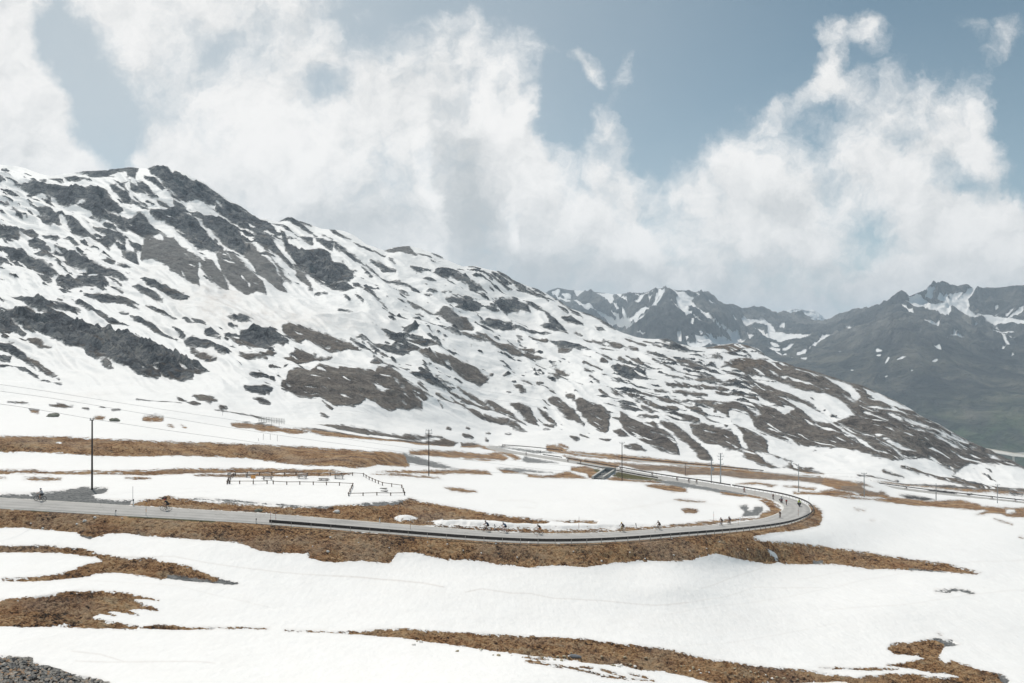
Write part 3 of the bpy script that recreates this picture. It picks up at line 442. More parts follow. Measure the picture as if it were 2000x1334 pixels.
GROUND = '''
t0 0,849 120,855 300,863 480,869 612,875 712,882 795,887 800,912 737,910 700,916 650,911 600,910 562,906 487,897 425,892 350,891 262,892 162,890 62,885 0,881
n5 370,1020,10 400,1022,10
g0 790,887 825,897 895,917 850,913 795,905
t0 0,921 62,920 100,922 280,921 350,917 500,917.5 625,917 650,919 672,924 600,925 480,924 420,924 350,928 300,929 200,928 100,928 0,929; 400,928 500,926 600,926 690,927 660,931 560,932 500,932 420,933 380,932; 45,936.5 90,934 120,936 118,938 60,939; 0,933 12,936 0,939; 245,936 265,935 295,937 265,939
t0 725,927 775,927 860,935 825,935 770,931; 735,923 775,920 840,920 900,918 950,920 960,927 900,927 800,926
n0 20,927,2.5 70,927.5,2; 180,925,1.5 240,926,1.5; 650,924,1 900,927.8,2.2
gA 0,340 200,352 400,340 560,315 640,295 840,300 830,330 760,345 710,360 760,385 900,395 1010,400 1040,395 1000,440 700,415 380,395 200,380 0,365
tA 640,315 700,298 800,300 800,318 700,320
t0 255,985 275,980 300,977 322,975 330,973 345,977 400,982 450,985 500,988 560,991 600,993 640,993 700,989 740,983 775,980 800,976 830,984 860,990 900,997 950,1004 1000,1010 1050,1016 1075,1019 1070,1024 1040,1026 1000,1026 960,1022 900,1019 860,1016 848,1018 800,1030 700,1020 600,1010 500,1001 400,996 300,990 260,988
g0 380,978 500,984 600,991 640,993 600,990.5 480,982; 690,989 740,984 790,981 775,990 740,992
n0 770,1015 778,1010 800,1010.5 815,1015 812,1020 775,1020; 846,1018 900,1016.5 960,1021 1010,1027 1060,1027 1075,1022 1120,1022 1200,1030 1280,1032 1200,1036 1100,1037 1000,1034 900,1031 855,1026
t0 800,1018 845,1020 850,1026 800,1028; 850,1029.5,3 1000,1037,4 1100,1040,4 1200,1037,3.5 1300,1030,3 1400,1023,2.5; 1075,1019 1150,1021 1165,1024 1120,1024; 1120,1021,3 1165,1025,3
t0 868,954 890,955 915,958 932,963 900,963 880,960; 1318,977 1345,977 1378,980 1360,981 1330,980; 1332,997 1345,996 1360,996 1364,1001 1355,1005 1338,1004
g0 1443,990 1458,989 1462,994 1460,998 1470,1000 1475,993 1488,992 1490,998 1480,1008 1450,1010 1455,1000
t0 1480,975 1510,984 1524,994 1528,1001 1520,1008 1500,1013 1450,1017 1400,1022 1350,1027 1300,1031 1300,1029 1390,1019 1440,1015 1482,1012 1488,1004 1505,998 1500,990
g0 1500,985 1518,994 1520,1002 1508,1009 1495,1011 1512,1003 1514,996
tD 400,325 600,345 800,380 1000,412 1130,440 1230,470 1300,520 1240,500 1150,460 1080,450 960,440 880,430 760,400 560,370 420,345
t0 1260,948 1320,947 1340,955 1342,962 1310,960 1265,952
g0 1272,938 1310,938 1400,955 1460,968 1440,966 1380,957 1330,950 1290,944
G0 1205,922 1240,925 1285,933 1300,937 1270,939 1220,936 1195,931
t0 1180,935 1205,931 1230,937 1280,940 1320,945 1280,944 1200,940; 1115,913 1140,911 1170,917 1180,921 1157,935 1150,935 1147,925 1115,920; 970,916 995,916 1030,925 1060,931 1110,922 1150,935 1075,934 1030,933 1032,928 1015,924 985,925
G0 1160,917 1182,921 1172,926 1158,924
g0 975,915 1020,917 1080,924 1020,922
t0 800,881 837,880 888,882 940,887 975,884 993,895 985,900 950,897 875,894 800,888; 966,882 980,882 1000,886 1020,897 1007,899 990,890; 905,897 940,897 972,899 950,901; 925,872 960,872 990,880 1010,886 985,882 950,878
g0 1025,892 1050,898 1090,905 1030,904 1020,900; 960,872 1040,880 1100,887 1040,884
t0 1067,870 1085,870 1095,880 1150,885 1225,890 1300,898 1400,908 1480,920 1520,927 1600,932 1640,938 1690,945 1690,952 1640,958 1600,945 1550,932 1450,924 1400,921 1340,912 1300,905 1250,903 1200,898 1150,893 1110,888 1067,880
bD 0,172 80,178 200,190 500,205 760,225 830,238 1000,248 1300,265 1600,285 1750,320 1960,340 1950,390 1800,400 1650,350 1450,320 1250,310 1000,300 850,280 650,270 560,275 400,240 300,240 200,235 100,205 0,185
tD 950,345 1100,330 1270,355 1230,370 1150,350 1040,350; 1320,365 1450,365 1580,380 1560,395 1450,380
tC 1200,120 1350,150 1500,165 1650,190 1600,230 1500,215 1380,195 1250,160
tE 0,455 200,455 320,430 440,440 560,470 650,450 800,470 840,500 1000,510 1200,530 1450,520 1600,560 1700,600 1600,610 1400,590 1150,575 900,555 700,520 500,510 250,480 0,470
bE 300,360 600,370 720,430 780,450 830,490 650,490 560,460 440,430 320,390
nE 360,480 600,485 830,510 700,515; 590,395 780,420 740,455 640,440
cE 920,480 1000,480 1150,500 1220,520 1100,520 980,505
tE 1480,560 1700,580 1900,590 1998,580 1998,690 1860,670 1800,640 1700,640 1580,650 1690,620; 700,360 900,370 1200,400 1500,430 1998,500 1998,515 1500,450 1150,410 900,385; 1250,330 1400,310 1500,350 1560,380 1700,410 1900,440 1998,460 1998,480 1800,470 1600,430 1400,390 1250,370
nE 1840,600 1920,600 1930,630 1850,640
cE 1170,440 1250,435 1430,460 1400,470 1200,455; 1490,465 1550,465 1530,490; 1380,290,8 1500,350,14 1750,440,18 1990,480,14
tE 530,600,4 620,615,3; 670,700,4 700,706,3; 1740,685,5 1900,735,5; 1960,840,4 1990,850,4; 940,245,16 1150,300,24 1300,340,14; 560,290,8 900,350,10; 780,265,8 960,330,8; 100,235,10 260,290,12
t0 0,990 125,996 250,1006 500,1021 600,1029 700,1039 800,1043 900,1050 1000,1057 1100,1058 1200,1055 1300,1048 1400,1040 1450,1034 1500,1028 1550,1014 1575,1006 1584,999 1580,985 1590,988 1605,1000 1606,1015 1600,1028 1560,1037 1500,1043 1470,1049 1470,1053 1490,1059 1550,1062 1700,1082 1850,1104 1915,1122 1905,1125 1850,1119 1750,1115 1700,1112 1640,1104 1600,1102 1540,1103 1519,1099 1503,1104 1440,1093 1398,1083 1352,1095 1300,1099 1245,1097 1196,1102 1147,1111 1087,1107 1035,1111 975,1106 930,1097 874,1095 811,1081 776,1081 762,1102 700,1098 654,1102 625,1099 604,1092 600,1082 550,1082 505,1075 462,1059 375,1056 275,1050 245,1045 212,1046 177,1056 160,1052 150,1044 82,1037 40,1032 0,1046
G0 60,996 250,1009 420,1018 420,1022 250,1013 60,1000; 500,1026 560,1030 640,1040 600,1041 520,1034
gH 640,195 800,200 1000,215 1300,245 1560,283 1400,270 1200,250 1000,228 700,225
gA 640,670 700,680 740,695 700,706 640,690
nH 560,148 600,165 628,190 625,212 585,190 565,165
tF 0,135 60,145 200,140 320,145 420,155 480,165 600,190 680,205 850,215 960,240 1060,260 1150,300 1230,325 1330,355 1250,355 1130,345 1050,340 930,325 900,330 800,305 640,290 540,290 480,310 250,330 100,335 10,330 10,320 150,315 200,305 300,300 420,265 480,240 580,222 540,200 420,185 300,178 100,175 0,178
gF 820,275 900,275 1000,295 1100,310 1250,335 1320,355 1130,345 1000,332 880,305
tF 0,440 100,435 200,425 320,405 420,392 560,395 700,410 800,430 885,450 800,440 740,440 800,470 880,500 800,490 720,500 770,525 680,510 600,510 650,535 560,520 500,545 600,565 700,580 770,590 760,605 600,600 400,595 150,590 0,580; 780,600 880,580 950,585 1050,600 1200,600 1240,605 1150,612 900,608; 1240,606,3 1500,610,3; 1590,618,3 1830,625,4; 1830,625,4 1990,635,8
tG 0,628 150,625 250,610 350,605 500,620 700,630 950,635 1200,650 1380,655 1600,690 1820,715 1998,750 1998,860 1850,835 1700,830 1600,800 1500,805 1300,780 1100,760 900,735 700,700 500,675 350,650 150,640
tG 1070,770,7 1190,780,5; 1080,790,8 1300,820,7 1490,860,6; 1180,810,6 1280,825,6; 1380,820,7 1450,825,6; 1490,830,7 1650,880,6; 1655,855,10 1760,880,7; 1500,870,5 1790,895,6
tH 0,725 150,755 300,780 480,800 600,820 750,835 900,855 1050,885 1090,905 260,905 100,860 0,845; 1240,720 1260,690 1380,685 1450,665 1510,655 1600,670 1640,690 1550,705 1540,740 1520,765 1560,800 1600,785 1650,800 1750,835 1870,855 1920,890 1900,920 1000,920 1090,875 1250,855 1400,855 1550,880 1640,870 1560,850 1450,840 1350,820 1230,805 1330,795 1440,770 1400,750 1280,745; 860,825,5 1000,828,7 1300,828,8; 1520,625,4 1545,635,4
gH 1500,660 1600,665 1640,690 1560,700; 1505,388,7 1590,394,8; 1590,385,8 1640,382,9 1720,402,9; 1860,860 1920,890 1900,915 1840,900
g0 0,1281 22,1284 63,1287 65,1296 105,1307 147,1321 196,1331 260,1362 340,1430 0,1430
'''
RG = Raster(); RG.run(MOUNTAIN); RG.run(GROUND)
# small slivers of rock between the big outcrops, lying along the fall of the slope
ry, rx = np.mgrid[RY0:RY1, RX0:RX1].astype(np.float32)
FOOT = np.array([(-360,790),(0,800),(450,828),(620,843),(900,872),(960,866),(1080,864),(1250,888),(1480,912),(1620,925),(1760,945),(1850,955),(2000,965),(2360,1000)], float)
footc = np.interp(np.arange(RX0, RX1), FOOT[:, 0], FOOT[:, 1])[None]; ridc = np.interp(np.arange(RX0, RX1), RIDGE[:, 0], RIDGE[:, 1])[None]
an = math.radians(23.0); ca, sa = np.cos(an), np.sin(an)
al = rx*ca+ry*sa; cr = -rx*sa+ry*ca; cr = cr+gnoise(rx/70, ry/70, 5)*7
sl_ = fbm(al/34, cr/6.0, 3, 21)+.35*gnoise(rx/160, ry/120, 8)
vy = (ry-ridc)/(footc-ridc)
dens = (1-.5*sstep(1120, 1260, rx))*sstep(0, .03, vy)*sstep(1.0, .86, vy)*(1-.9*np.exp(-(((rx-500)/230)**2+((ry-610)/45)**2)))*(1-.92*np.exp(-(((rx-230)/330)**2+((ry-765)/55)**2)))*(1-.8*np.exp(-(((rx-740)/330)**2+((ry-815)/38)**2)))*(1-.5*np.exp(-(((rx-330)/260)**2+((ry-720)/40)**2)))
sdn = (sl_-(.37+.6*(1-dens)))*26.0
a2 = math.radians(11.0); al2 = rx*math.cos(a2)+ry*math.sin(a2); cr2 = -rx*math.sin(a2)+ry*math.cos(a2)+gnoise(rx/110, ry/80, 15)*9
zone = sstep(1080, 1200, rx)*sstep(1640, 1500, rx)*sstep(640, 690, ry)*sstep(870, 810, ry)
sdn = np.maximum(sdn, (fbm(al2/75, cr2/4.2, 3, 121)+.25*gnoise(rx/120, ry/60, 9)-(.30+.7*(1-zone)))*22.0)
m = sdn > RG.b; RG.b = np.maximum(RG.b, sdn)
lowm = sstep(.55, .8, vy)
RG.k[0] = np.where(m & (sdn > -4), 1-.7*lowm, RG.k[0]); RG.k[1] = np.where(m & (sdn > -4), .3, RG.k[1]); RG.k[2] = np.where(m, 0, RG.k[2])
# snow slivers inside the bare ground of the mountain
in_ = (fbm(al/62, cr/4.8, 3, 44)-(.40-.11*sstep(1150, 1300, rx)-.06*sstep(560, 700, rx)))*20.0
RG.b = np.where((vy > 0) & (vy < .98), np.minimum(RG.b, np.where(RG.b > 2.5-1.0*sstep(1150, 1300, rx), -in_, 99)), RG.b)
RG.b += np.where(vy < .98, 3.4*fbm(al/22, cr/4.5, 3, 55)*np.clip(vy*30, 0, 1), 1.7*fbm(rx/16, ry/3.2, 3, 56)*(np.abs(RG.b) < 14)).astype(np.float32)
# faint dirt on the snow: melt lines in the hollow and debris below the cliffs
DR = np.zeros((RHt, RWd), np.float32)
def dirt_line(reg, txt, wd, amt):
    P = parse(reg, txt)
    for a, b in zip(P, P[1:]):
        wn = RG.win([a, b], 14)
        if wn is None: continue
        xx, yy = wn[2:]; ex, ey = b[0]-a[0], b[1]-a[1]; t = np.clip(((xx-a[0])*ex+(yy-a[1])*ey)/(ex*ex+ey*ey+1e-6), 0, 1)
        d = np.hypot(xx-a[0]-t*ex, yy-a[1]-t*ey); DR[wn[0], wn[1]] = np.maximum(DR[wn[0], wn[1]], amt*np.exp(-(d/wd)**2))
dirt_line('F', '500,200 800,205 980,205 1150,235 1400,265 1700,300 1990,322', 1.3, .30)
dirt_line('G', '0,312 150,320 350,335 500,350 620,375', 1.5, .42); dirt_line('G', '740,402 830,382 1000,405 1110,408 1230,432 1500,445 1800,470 1990,458', 1.2, .34)
dirt_line('H', '0,470 130,462 300,430 500,370 900,372', 1.2, .16); dirt_line('H', '200,380 330,330 550,260', 1.2, .2); dirt_line('H', '0,520 700,420 1100,330 1350,290', 1.2, .12); dirt_line('H', '100,700 500,660 950,570', 1.2, .12); dirt_line('H', '750,320 1200,250 1998,170', 1.2, .12); dirt_line('H', '900,500 1300,470 1720,405 1998,300', 1.2, .14)
dirt_line('F', '400,725 560,745 700,790', 1.3, .35); dirt_line('F', '420,780 640,790 1100,795 1200,805', 1.5, .28); dirt_line('F', '480,330 1000,370 1500,490', 1.2, .14)
dirt_line('D', '0,560 500,470 900,520', 2.5, .10); dirt_line('C', '700,480 900,470 1000,500 980,535 850,530', 2.2, .12)
for (x, y, sx, sy, a_) in [(470, 620, 120, 26, .5), (400, 585, 60, 26, .5), (620, 640, 130, 22, .34), (440, 575, 30, 30, .4), (300, 545, 40, 20, .25), (420, 690, 30, 14, .25), (160, 770, 60, 8, .15), (1230, 980, 160, 20, .1), (900, 1165, 130, 12, .1), (1330, 1215, 240, 20, .1)]:
    DR += a_*np.exp(-((rx-x)/sx)**2-((ry-y)/sy)**2)*(.5+.9*fbm((rx*.9+ry*.5)/26, (ry*.9-rx*.45)/9, 3, 70))
# snow near an edge is a little dirty
DR += .22*sstep(-7, 0, RG.b)*(RG.b < 1)*sstep(880, 960, ry)
DR = np.clip(DR, 0, 1)

# ---- sample at the vertices, displace, build meshes
BARE = RG.at(TPX, TPY).astype(np.float32); KR, KG, KN = [RG.at(TPX, TPY, RG.k[c]).astype(np.float32) for c in range(3)]; VD = RG.at(TPX, TPY, DR).astype(np.float32)
footv = np.interp(colpx, FOOT[:, 0], FOOT[:, 1])[None]
MT = sstep(footv+8, footv-14, GPY)                     # 0 ground .. 1 mountain
bm_ = sstep(-1.0, 2.5, BARE)
x, y = GX, GY
dz = np.zeros_like(GZ)
# mountain: crags in the rock, wind-packed undulation in the snow
wx = x+6*gnoise(x/40, y/40, 3); wy = y+6*gnoise(x/40, y/40, 4)
crag = 11.0*fbm(wx/30, wy/42, 4, 31, .55, True)+2.4*fbm(x/7, y/9, 3, 35)
big = fbm(x/95, y/120, 3, 51)
GAL = TPX*ca+TPY*sa; GCR = -TPX*sa+TPY*ca+gnoise(TPX/90, TPY/90, 5)*10
VYv = np.clip((GPY-ridge[None])/(footv-ridge[None]+1e-6), 0, 1.2)
spur = fbm(GAL/190, GCR/44, 3, 140, .55, True)
dz += MT*sstep(0, .07, VYv)*sstep(1.0, .75, VYv)*(6.5*spur*sstep(1250, 1000, TPX)+3.0*spur*sstep(1000, 1250, TPX))*np.clip(y/700, .4, 1.1)
dz += MT*(bm_*(.2+.8*KR)*(.22+.78*sstep(2.0, 13.0, BARE))*crag*np.clip(y/700, .3, 1.1)+5.0*big*sstep(0, .2, MT)+.5*fbm(x/17, y/22, 2, 61)*(1-bm_))
# near ground: tussocks, stones, cupped snow
calm = sstep(.5, 2.6, EDGE)
far_ = sstep(120, 330, y)
tus = (.48*(fbm(x/.85, y/.85, 3, 81, .6)+.2)+.10*fbm(x/3.2, y/3.2, 2, 85))*(1-far_)+far_*.45*fbm(x/2.6, y/3.4, 3, 88)
gr = KG*(1-KR)
dz += (1-MT)*calm*(bm_*tus*(1-.75*gr*sstep(70, 100, y))+(1-bm_)*(.014*fbm(x/.75, y/.9, 2, 91)+.05*gnoise(x/4, y/5, 93))+.22*gnoise(x/13, y/17, 95)*sstep(3, 8, EDGE)+.20*sstep(2.0, -1.2, BARE))
# snowbanks along the inner side of the road stand up above it
nb = sstep(1018, 1024, TPY)*sstep(1040, 1034, TPY)*sstep(845, 870, TPX)*sstep(1290, 1180, TPX)*sstep(-1, -4, BARE)
dz += nb*(1-MT)*sstep(.3, 1.2, EDGE)*.45
lump = np.exp(-(((TPX-793)/20)**2+((TPY-1015)/5)**2)); dz += .5*lump*(BARE < 2)*sstep(.2, 1, EDGE)
GZ = GZ+dz
def zat(X, Y):
    px = X/Y*FPX+CX; c = np.clip((px-colpx[0])/(colpx[1]-colpx[0]), 0, NCOL-1.01); i = int(c); f = c-i
    return float(np.interp(Y, GY[:, i], GZ[:, i])*(1-f)+np.interp(Y, GY[:, i+1], GZ[:, i+1])*f)
def at(px, py):
    """ground point that shows at a photo pixel"""
    i = int(np.clip(round((px-colpx[0])/(colpx[1]-colpx[0])), 0, NCOL-1))
    p = CY-GZ[:, i]/GY[:, i]*FPX; k = np.where(p <= py)[0]; k = int(k[0]) if len(k) else NROW-1
    Y = GY[k, i]; X = (px-CX)/FPX*Y; return Vector((X, Y, zat(X, Y)))
def mesh_obj(name, co, quads, mat, parent=None, smooth=True, attrs=None):
    me = bpy.data.meshes.new(name); co = np.ascontiguousarray(co, np.float32); quads = np.ascontiguousarray(quads, np.int32)
    me.vertices.add(len(co)); me.vertices.foreach_set('co', co.ravel())
    me.loops.add(quads.size); me.loops.foreach_set('vertex_index', quads.ravel())
    me.polygons.add(len(quads)); me.polygons.foreach_set('loop_start', np.arange(len(quads), dtype=np.int32)*quads.shape[1])
    me.polygons.foreach_set('use_smooth', np.full(len(quads), smooth)); me.update(calc_edges=True)
    for nm, (typ, arr) in (attrs or {}).items():
        a = me.attributes.new(nm, typ, 'POINT'); a.data.foreach_set('color' if typ == 'FLOAT_COLOR' else 'value', np.ascontiguousarray(arr, np.float32).ravel())
    me.materials.append(mat); o = bpy.data.objects.new(name, me); C.objects.link(o)
    if parent: o.parent = parent
    return o

# ---------------------------------------------------------------- terrain materials
def mat_new(name):
    m = bpy.data.materials.new(name); m.use_nodes = True; n = NT(m.node_tree)
    b = n.new('ShaderNodeBsdfPrincipled'); o = n.new('ShaderNodeOutputMaterial'); n.link(b.outputs[0], o.inputs[0]); return m, n, b
def terrain_mat(name, s, near):
    m, n, b = mat_new(name)
    tc = n.new('ShaderNodeTexCoord'); P = tc.outputs['Object']
    at_ = n.new('ShaderNodeAttribute', attribute_name='cover'); sp = n.new('ShaderNodeSeparateColor'); n.link(at_.outputs['Color'], sp.inputs[0])
    bare, rock, grey, green = sp.outputs[0], sp.outputs[1], sp.outputs[2], at_.outputs['Alpha']
    dt = n.new('ShaderNodeAttribute', attribute_name='dirt').outputs['Fac']
    e1 = n.noise(P, (.45 if near else .055)*s, 8, .68); e2 = n.noise(P, (2.2 if near else .30)*s, 5, .65)
    edge = n.m('ADD', bare, n.m('ADD', n.m('MULTIPLY_ADD', e1, 13.0 if near else 11.0, -6.5 if near else -5.5), n.m('MULTIPLY_ADD', e2, 12.0 if near else 7.0, -6.0 if near else -3.5)))
    mask = n.sst(edge, -.45, .45) if near else n.sst(edge, -1.5, 1.5)
    if near:
        n1 = n.noise(P, 1.6, 8, .68, .3); n2 = n.noise(P, .22, 5, .6); n3 = n.noise(P, 5.5, 5, .7)
        t = n.m('ADD', n.m('MULTIPLY_ADD', n1, 1.5, -.22), n.m('MULTIPLY_ADD', n2, 1.3, -.64)); t = n.m('ADD', t, n.m('MULTIPLY_ADD', n3, 1.25, -.62))
        tv = n.vor(n.vm('ADD', P, n.vm('SCALE', n.noise(P, 1.1, 4, .6, 0, 1), scale=.9)), 1.9, 'Distance'); tv2 = n.vor(n.vm('ADD', P, n.vm('SCALE', n.noise(P, 3.0, 3, .6, 0, 1), scale=.35)), 4.6, 'Distance')
        t = n.m('ADD', t, n.m('ADD', n.m('MULTIPLY_ADD', tv, -.42, .26), n.m('MULTIPLY_ADD', tv2, -.42, .25)))  # darkens the colour between tussocks, painting in their shadowed gaps
        turf = n.ramp(t, [(0.18, (.020, .012, .009)), (0.33, (.105, .054, .026)), (0.47, (.285, .148, .066)), (0.62, (.47, .255, .112)), (.84, (.66, .44, .24))])
        turf = n.mix(n.sst(n.noise(P, .16, 5, .6, .4), .50, .68, 0, .6), turf, n.ramp(t, [(.2, (.03, .017, .011)), (.45, (.20, .088, .036)), (.75, (.42, .20, .085))]))
        turf = n.mix(n.sst(n.noise(P, .28, 5, .65, .3), .56, .70, 0, .65), turf, n.ramp(t, [(.2, (.05, .04, .03)), (.45, (.34, .25, .15)), (.75, (.60, .48, .32))]))
        turf = n.mix(n.sst(n.noise(P, .09, 4, .6), .46, .66, 0, .4), turf, n.ramp(t, [(.2, (.045, .038, .032)), (.42, (.22, .178, .142)), (.72, (.47, .40, .33))]))
        v = n.vor(P, 3.2, 'Color'); vs = n.new('ShaderNodeSeparateColor'); n.link(v, vs.inputs[0])
        gtone = n.m('ADD', n.m('MULTIPLY', vs.outputs[0], .55), n.m('MULTIPLY', n.noise(P, 2.2, 6, .65), .5))
        # loose stones close by, fine gravel further off
        sep2 = n.new('ShaderNodeSeparateXYZ'); n.link(P, sep2.inputs[0]); close = n.sst(sep2.outputs[1], 72, 80, 1, 0)
        pw = n.vm('ADD', P, n.vm('SCALE', n.noise(P, 6.0, 2, .5, 0, 1), scale=.25))
        pc = n.vor(pw, 4.6, 'Color'); ps = n.new('ShaderNodeSeparateColor'); n.link(pc, ps.inputs[0]); pd = n.vor(pw, 4.6, 'Distance')
        peb = n.ramp(ps.outputs[0], [(0, (.14, .14, .145)), (.25, (.40, .40, .39)), (.5, (.58, .54, .48)), (.8, (.74, .68, .60)), (.93, (.68, .44, .27))])
        peb = n.mix(n.sst(pd, .50, .78), peb, (.02, .018, .016))
        grav = n.ramp(gtone, [(.2, (.15, .155, .157)), (.5, (.30, .303, .30)), (.8, (.43, .425, .41))])
        grav = n.mix(close, grav, peb)
        rk = n.ramp(n.m('MULTIPLY_ADD', n3, .5, n.m('MULTIPLY', n1, .6)), [(.25, (.012, .012, .013)), (.5, (.065, .06, .056)), (.8, (.20, .19, .175))])
        gn = n.ramp(t, [(.2, (.03, .032, .010)), (.5, (.085, .085, .026)), (.8, (.20, .17, .06))])
    else:
        n1 = n.noise(P, .13, 9, .66, .4); n2 = n.noise(P, .018, 5, .6); n3 = n.noise(P, .62, 6, .7)
        t = n.m('ADD', n.m('MULTIPLY_ADD', n1, 1.2, -.11), n.m('MULTIPLY_ADD', n2, .7, -.37)); t = n.m('ADD', t, n.m('MULTIPLY_ADD', n3, 1.0, -.5))
        turf = n.ramp(t, [(0.15, (.045, .034, .027)), (0.38, (.175, .135, .105)), (0.60, (.30, .235, .18)), (.85, (.44, .37, .29))])
        grav = n.ramp(t, [(.10, (.10, .094, .09)), (.45, (.27, .256, .243)), (.85, (.46, .44, .42))])
        crk = n.vor(n.vm('ADD', n.vm('MULTIPLY', P, (1, .6, 1.3)), n.vm('SCALE', n.noise(P, .06, 4, .6, 0, 1), scale=26.0)), .055, 'Distance', 'DISTANCE_TO_EDGE')
        rk = n.ramp(n.m('ADD', n.m('MULTIPLY_ADD', n3, .75, n.m('MULTIPLY_ADD', n1, 1.15, -.55)), n.m('MULTIPLY_ADD', n.noise(P, .035, 4, .6), .8, n.m('MULTIPLY_ADD', n.sst(crk, 0, .10), .16, -.46))), [(.20, (.014, .018, .025)), (.36, (.074, .087, .104)), (.53, (.185, .197, .208)), (.78, (.40, .39, .37))])
        # rusty ledges on the flatter rock
        geo = n.new('ShaderNodeNewGeometry'); sn = n.new('ShaderNodeSeparateXYZ'); n.link(geo.outputs['Normal'], sn.inputs[0])
        rk = n.mix(n.m('MULTIPLY', n.sst(sn.outputs[2], .84, .97), n.sst(n.noise(P, .05, 4, .6), .45, .65, 0, .8)), rk, n.ramp(t, [(.2, (.04, .030, .022)), (.6, (.14, .10, .066)), (.9, (.21, .16, .11))]))
        gn = n.ramp(t, [(.2, (.03, .035, .015)), (.8, (.12, .12, .05))])
    col = n.mix(grey, turf, grav); col = n.mix(rock, col, rk); col = n.mix(green, col, gn)
    sn1 = n.noise(P, (.35 if near else .02)*s, 5, .6)
    snow = n.mix(n.sst(sn1, .3, .75), (.905, .892, .872), (.885, .868, .845))
    dn = n.m('MULTIPLY', dt, n.m('MULTIPLY_ADD', n.noise(P, 2.4 if near else .12, 5, .65), 1.5, -.1), 0, True)
    snow = n.mix(dn, snow, (.40, .31, .25))
    if near:   # scattered grit
        snow = n.mix(n.m('MULTIPLY', n.sst(n.noise(P, 6.0, 3, .6), .70, .78), n.sst(n.noise(P, .3, 3, .6), .5, .7, 0, .5)), snow, (.45, .40, .36))
    n.link(n.mix(mask, snow, col), b.inputs['Base Color'])
    n.put(b.inputs['Roughness'], n.lin(mask, 0, 1, .55, .9)); b.inputs['Specular IOR Level'].default_value = .22
    bmp = n.new('ShaderNodeBump')
    if near:
        hgt = n.m('MULTIPLY', mask, n.m('ADD', n.m('ADD', n.m('MULTIPLY', n1, 1.0), n.m('MULTIPLY', n3, .45)), n.m('ADD', n.m('MULTIPLY', tv, -.25), n.m('MULTIPLY', tv2, -.12))))
        hgt = n.m('SUBTRACT', hgt, n.m('MULTIPLY', n.m('MULTIPLY', mask, close), n.m('MULTIPLY', pd, .08)))
        cups = n.m('ADD', n.m('MULTIPLY', n.noise(n.vm('MULTIPLY', P, (1.0, .45, 1)), 1.5, 3, .5), .085), n.m('MULTIPLY', n.noise(P, .45, 3, .5), .16))
        hgt = n.m('ADD', hgt, n.m('MULTIPLY', n.m('SUBTRACT', 1.0, mask), cups)); bmp.inputs['Distance'].default_value = 1.0
    else:
        hgt = n.m('MULTIPLY', mask, n.m('ADD', n.m('MULTIPLY', n1, 9.0), n.m('MULTIPLY', n3, 3.0)))
        hgt = n.m('ADD', hgt, n.m('MULTIPLY', n.m('SUBTRACT', 1.0, mask), n.m('MULTIPLY', n.noise(P, .07, 5, .55), 2.2))); bmp.inputs['Distance'].default_value = 1.0
    bmp.inputs['Strength'].default_value = 1.0
    n.link(hgt, bmp.inputs['Height']); n.link(bmp.outputs[0], b.inputs['Normal'])
    return m
M_ground = terrain_mat('ground', 1.0, True); M_mtn = terrain_mat('mountain', 1.0, False)

idx = np.arange(NROW*NCOL).reshape(NROW, NCOL)
quads = np.stack([idx[:-1, :-1], idx[:-1, 1:], idx[1:, 1:], idx[1:, :-1]], -1)
ismt = (GPY[:-1, :-1] < footv[:, :-1])
CO = np.stack([GX, GY, GZ], -1).reshape(-1, 3); COL = np.stack([BARE, KR, KG, KN], -1).reshape(-1, 4); VDf = VD.reshape(-1)
def subset(qs, extra_co=None):
    u, inv = np.unique(qs, return_inverse=True); return u, inv.reshape(qs.shape)
# ground, plus the slope below and behind the camera
u, qg = subset(quads[~ismt]); gco = CO[u]; gcol = COL[u]; gd = VDf[u]
rows_co = []; row0 = CO[:NCOL]
for k in (.85, .7, .55, .4, .25, .12, 0.0, -.4, -1.2):
    yk = row0[:, 1]*k; zk = -1.75+(row0[:, 2]+1.75)*k if k >= 0 else np.full(NCOL, -1.75-14*k)
    rows_co.append(np.stack([row0[:, 0]*(.35+.65*max(k, 0)), yk, zk], -1))
base = len(gco); ext = np.concatenate(rows_co)
ei = np.concatenate([np.searchsorted(u, idx[0])[None], base+np.arange(len(ext)).reshape(-1, NCOL)])
qe = np.stack([ei[1:, :-1], ei[1:, 1:], ei[:-1, 1:], ei[:-1, :-1]], -1).reshape(-1, 4)
gco = np.concatenate([gco, ext]); gcol = np.concatenate([gcol, np.tile(np.array([[-12, 0, 0, 0]]), (len(ext), 1))]); gd = np.concatenate([gd, np.zeros(len(ext))])
ground = mesh_obj('ground', gco, np.concatenate([qg.reshape(-1, 4), qe]), M_ground, attrs={'cover': ('FLOAT_COLOR', gcol), 'dirt': ('FLOAT', gd)}); ground['kind'] = 'structure'
# mountain, with its far side
u, qm = subset(quads[ismt]); mco = CO[u]; mcol = COL[u]; md = VDf[u]
rl = CO[-NCOL:]; back = []
for k in range(1, 15):
    s_ = 14.0*k**1.7; back.append(np.stack([rl[:, 0]*(1+s_/rl[:, 1]*.9), rl[:, 1]+s_, rl[:, 2]-s_*.5-1.2*k+4*fbm(rl[:, 0]/60, (rl[:, 1]+s_)/60, 3, 7)*(k > 1)], -1))
base = len(mco); ext = np.concatenate(back); ei = np.concatenate([np.searchsorted(u, idx[-1])[None], base+np.arange(len(ext)).reshape(-1, NCOL)])
qe = np.stack([ei[:-1, :-1], ei[:-1, 1:], ei[1:, 1:], ei[1:, :-1]], -1).reshape(-1, 4)
mcol = np.concatenate([mcol, np.tile(np.array([[-3, 1, .3, 0]]), (len(ext), 1))]); md = np.concatenate([md, np.zeros(len(ext))])
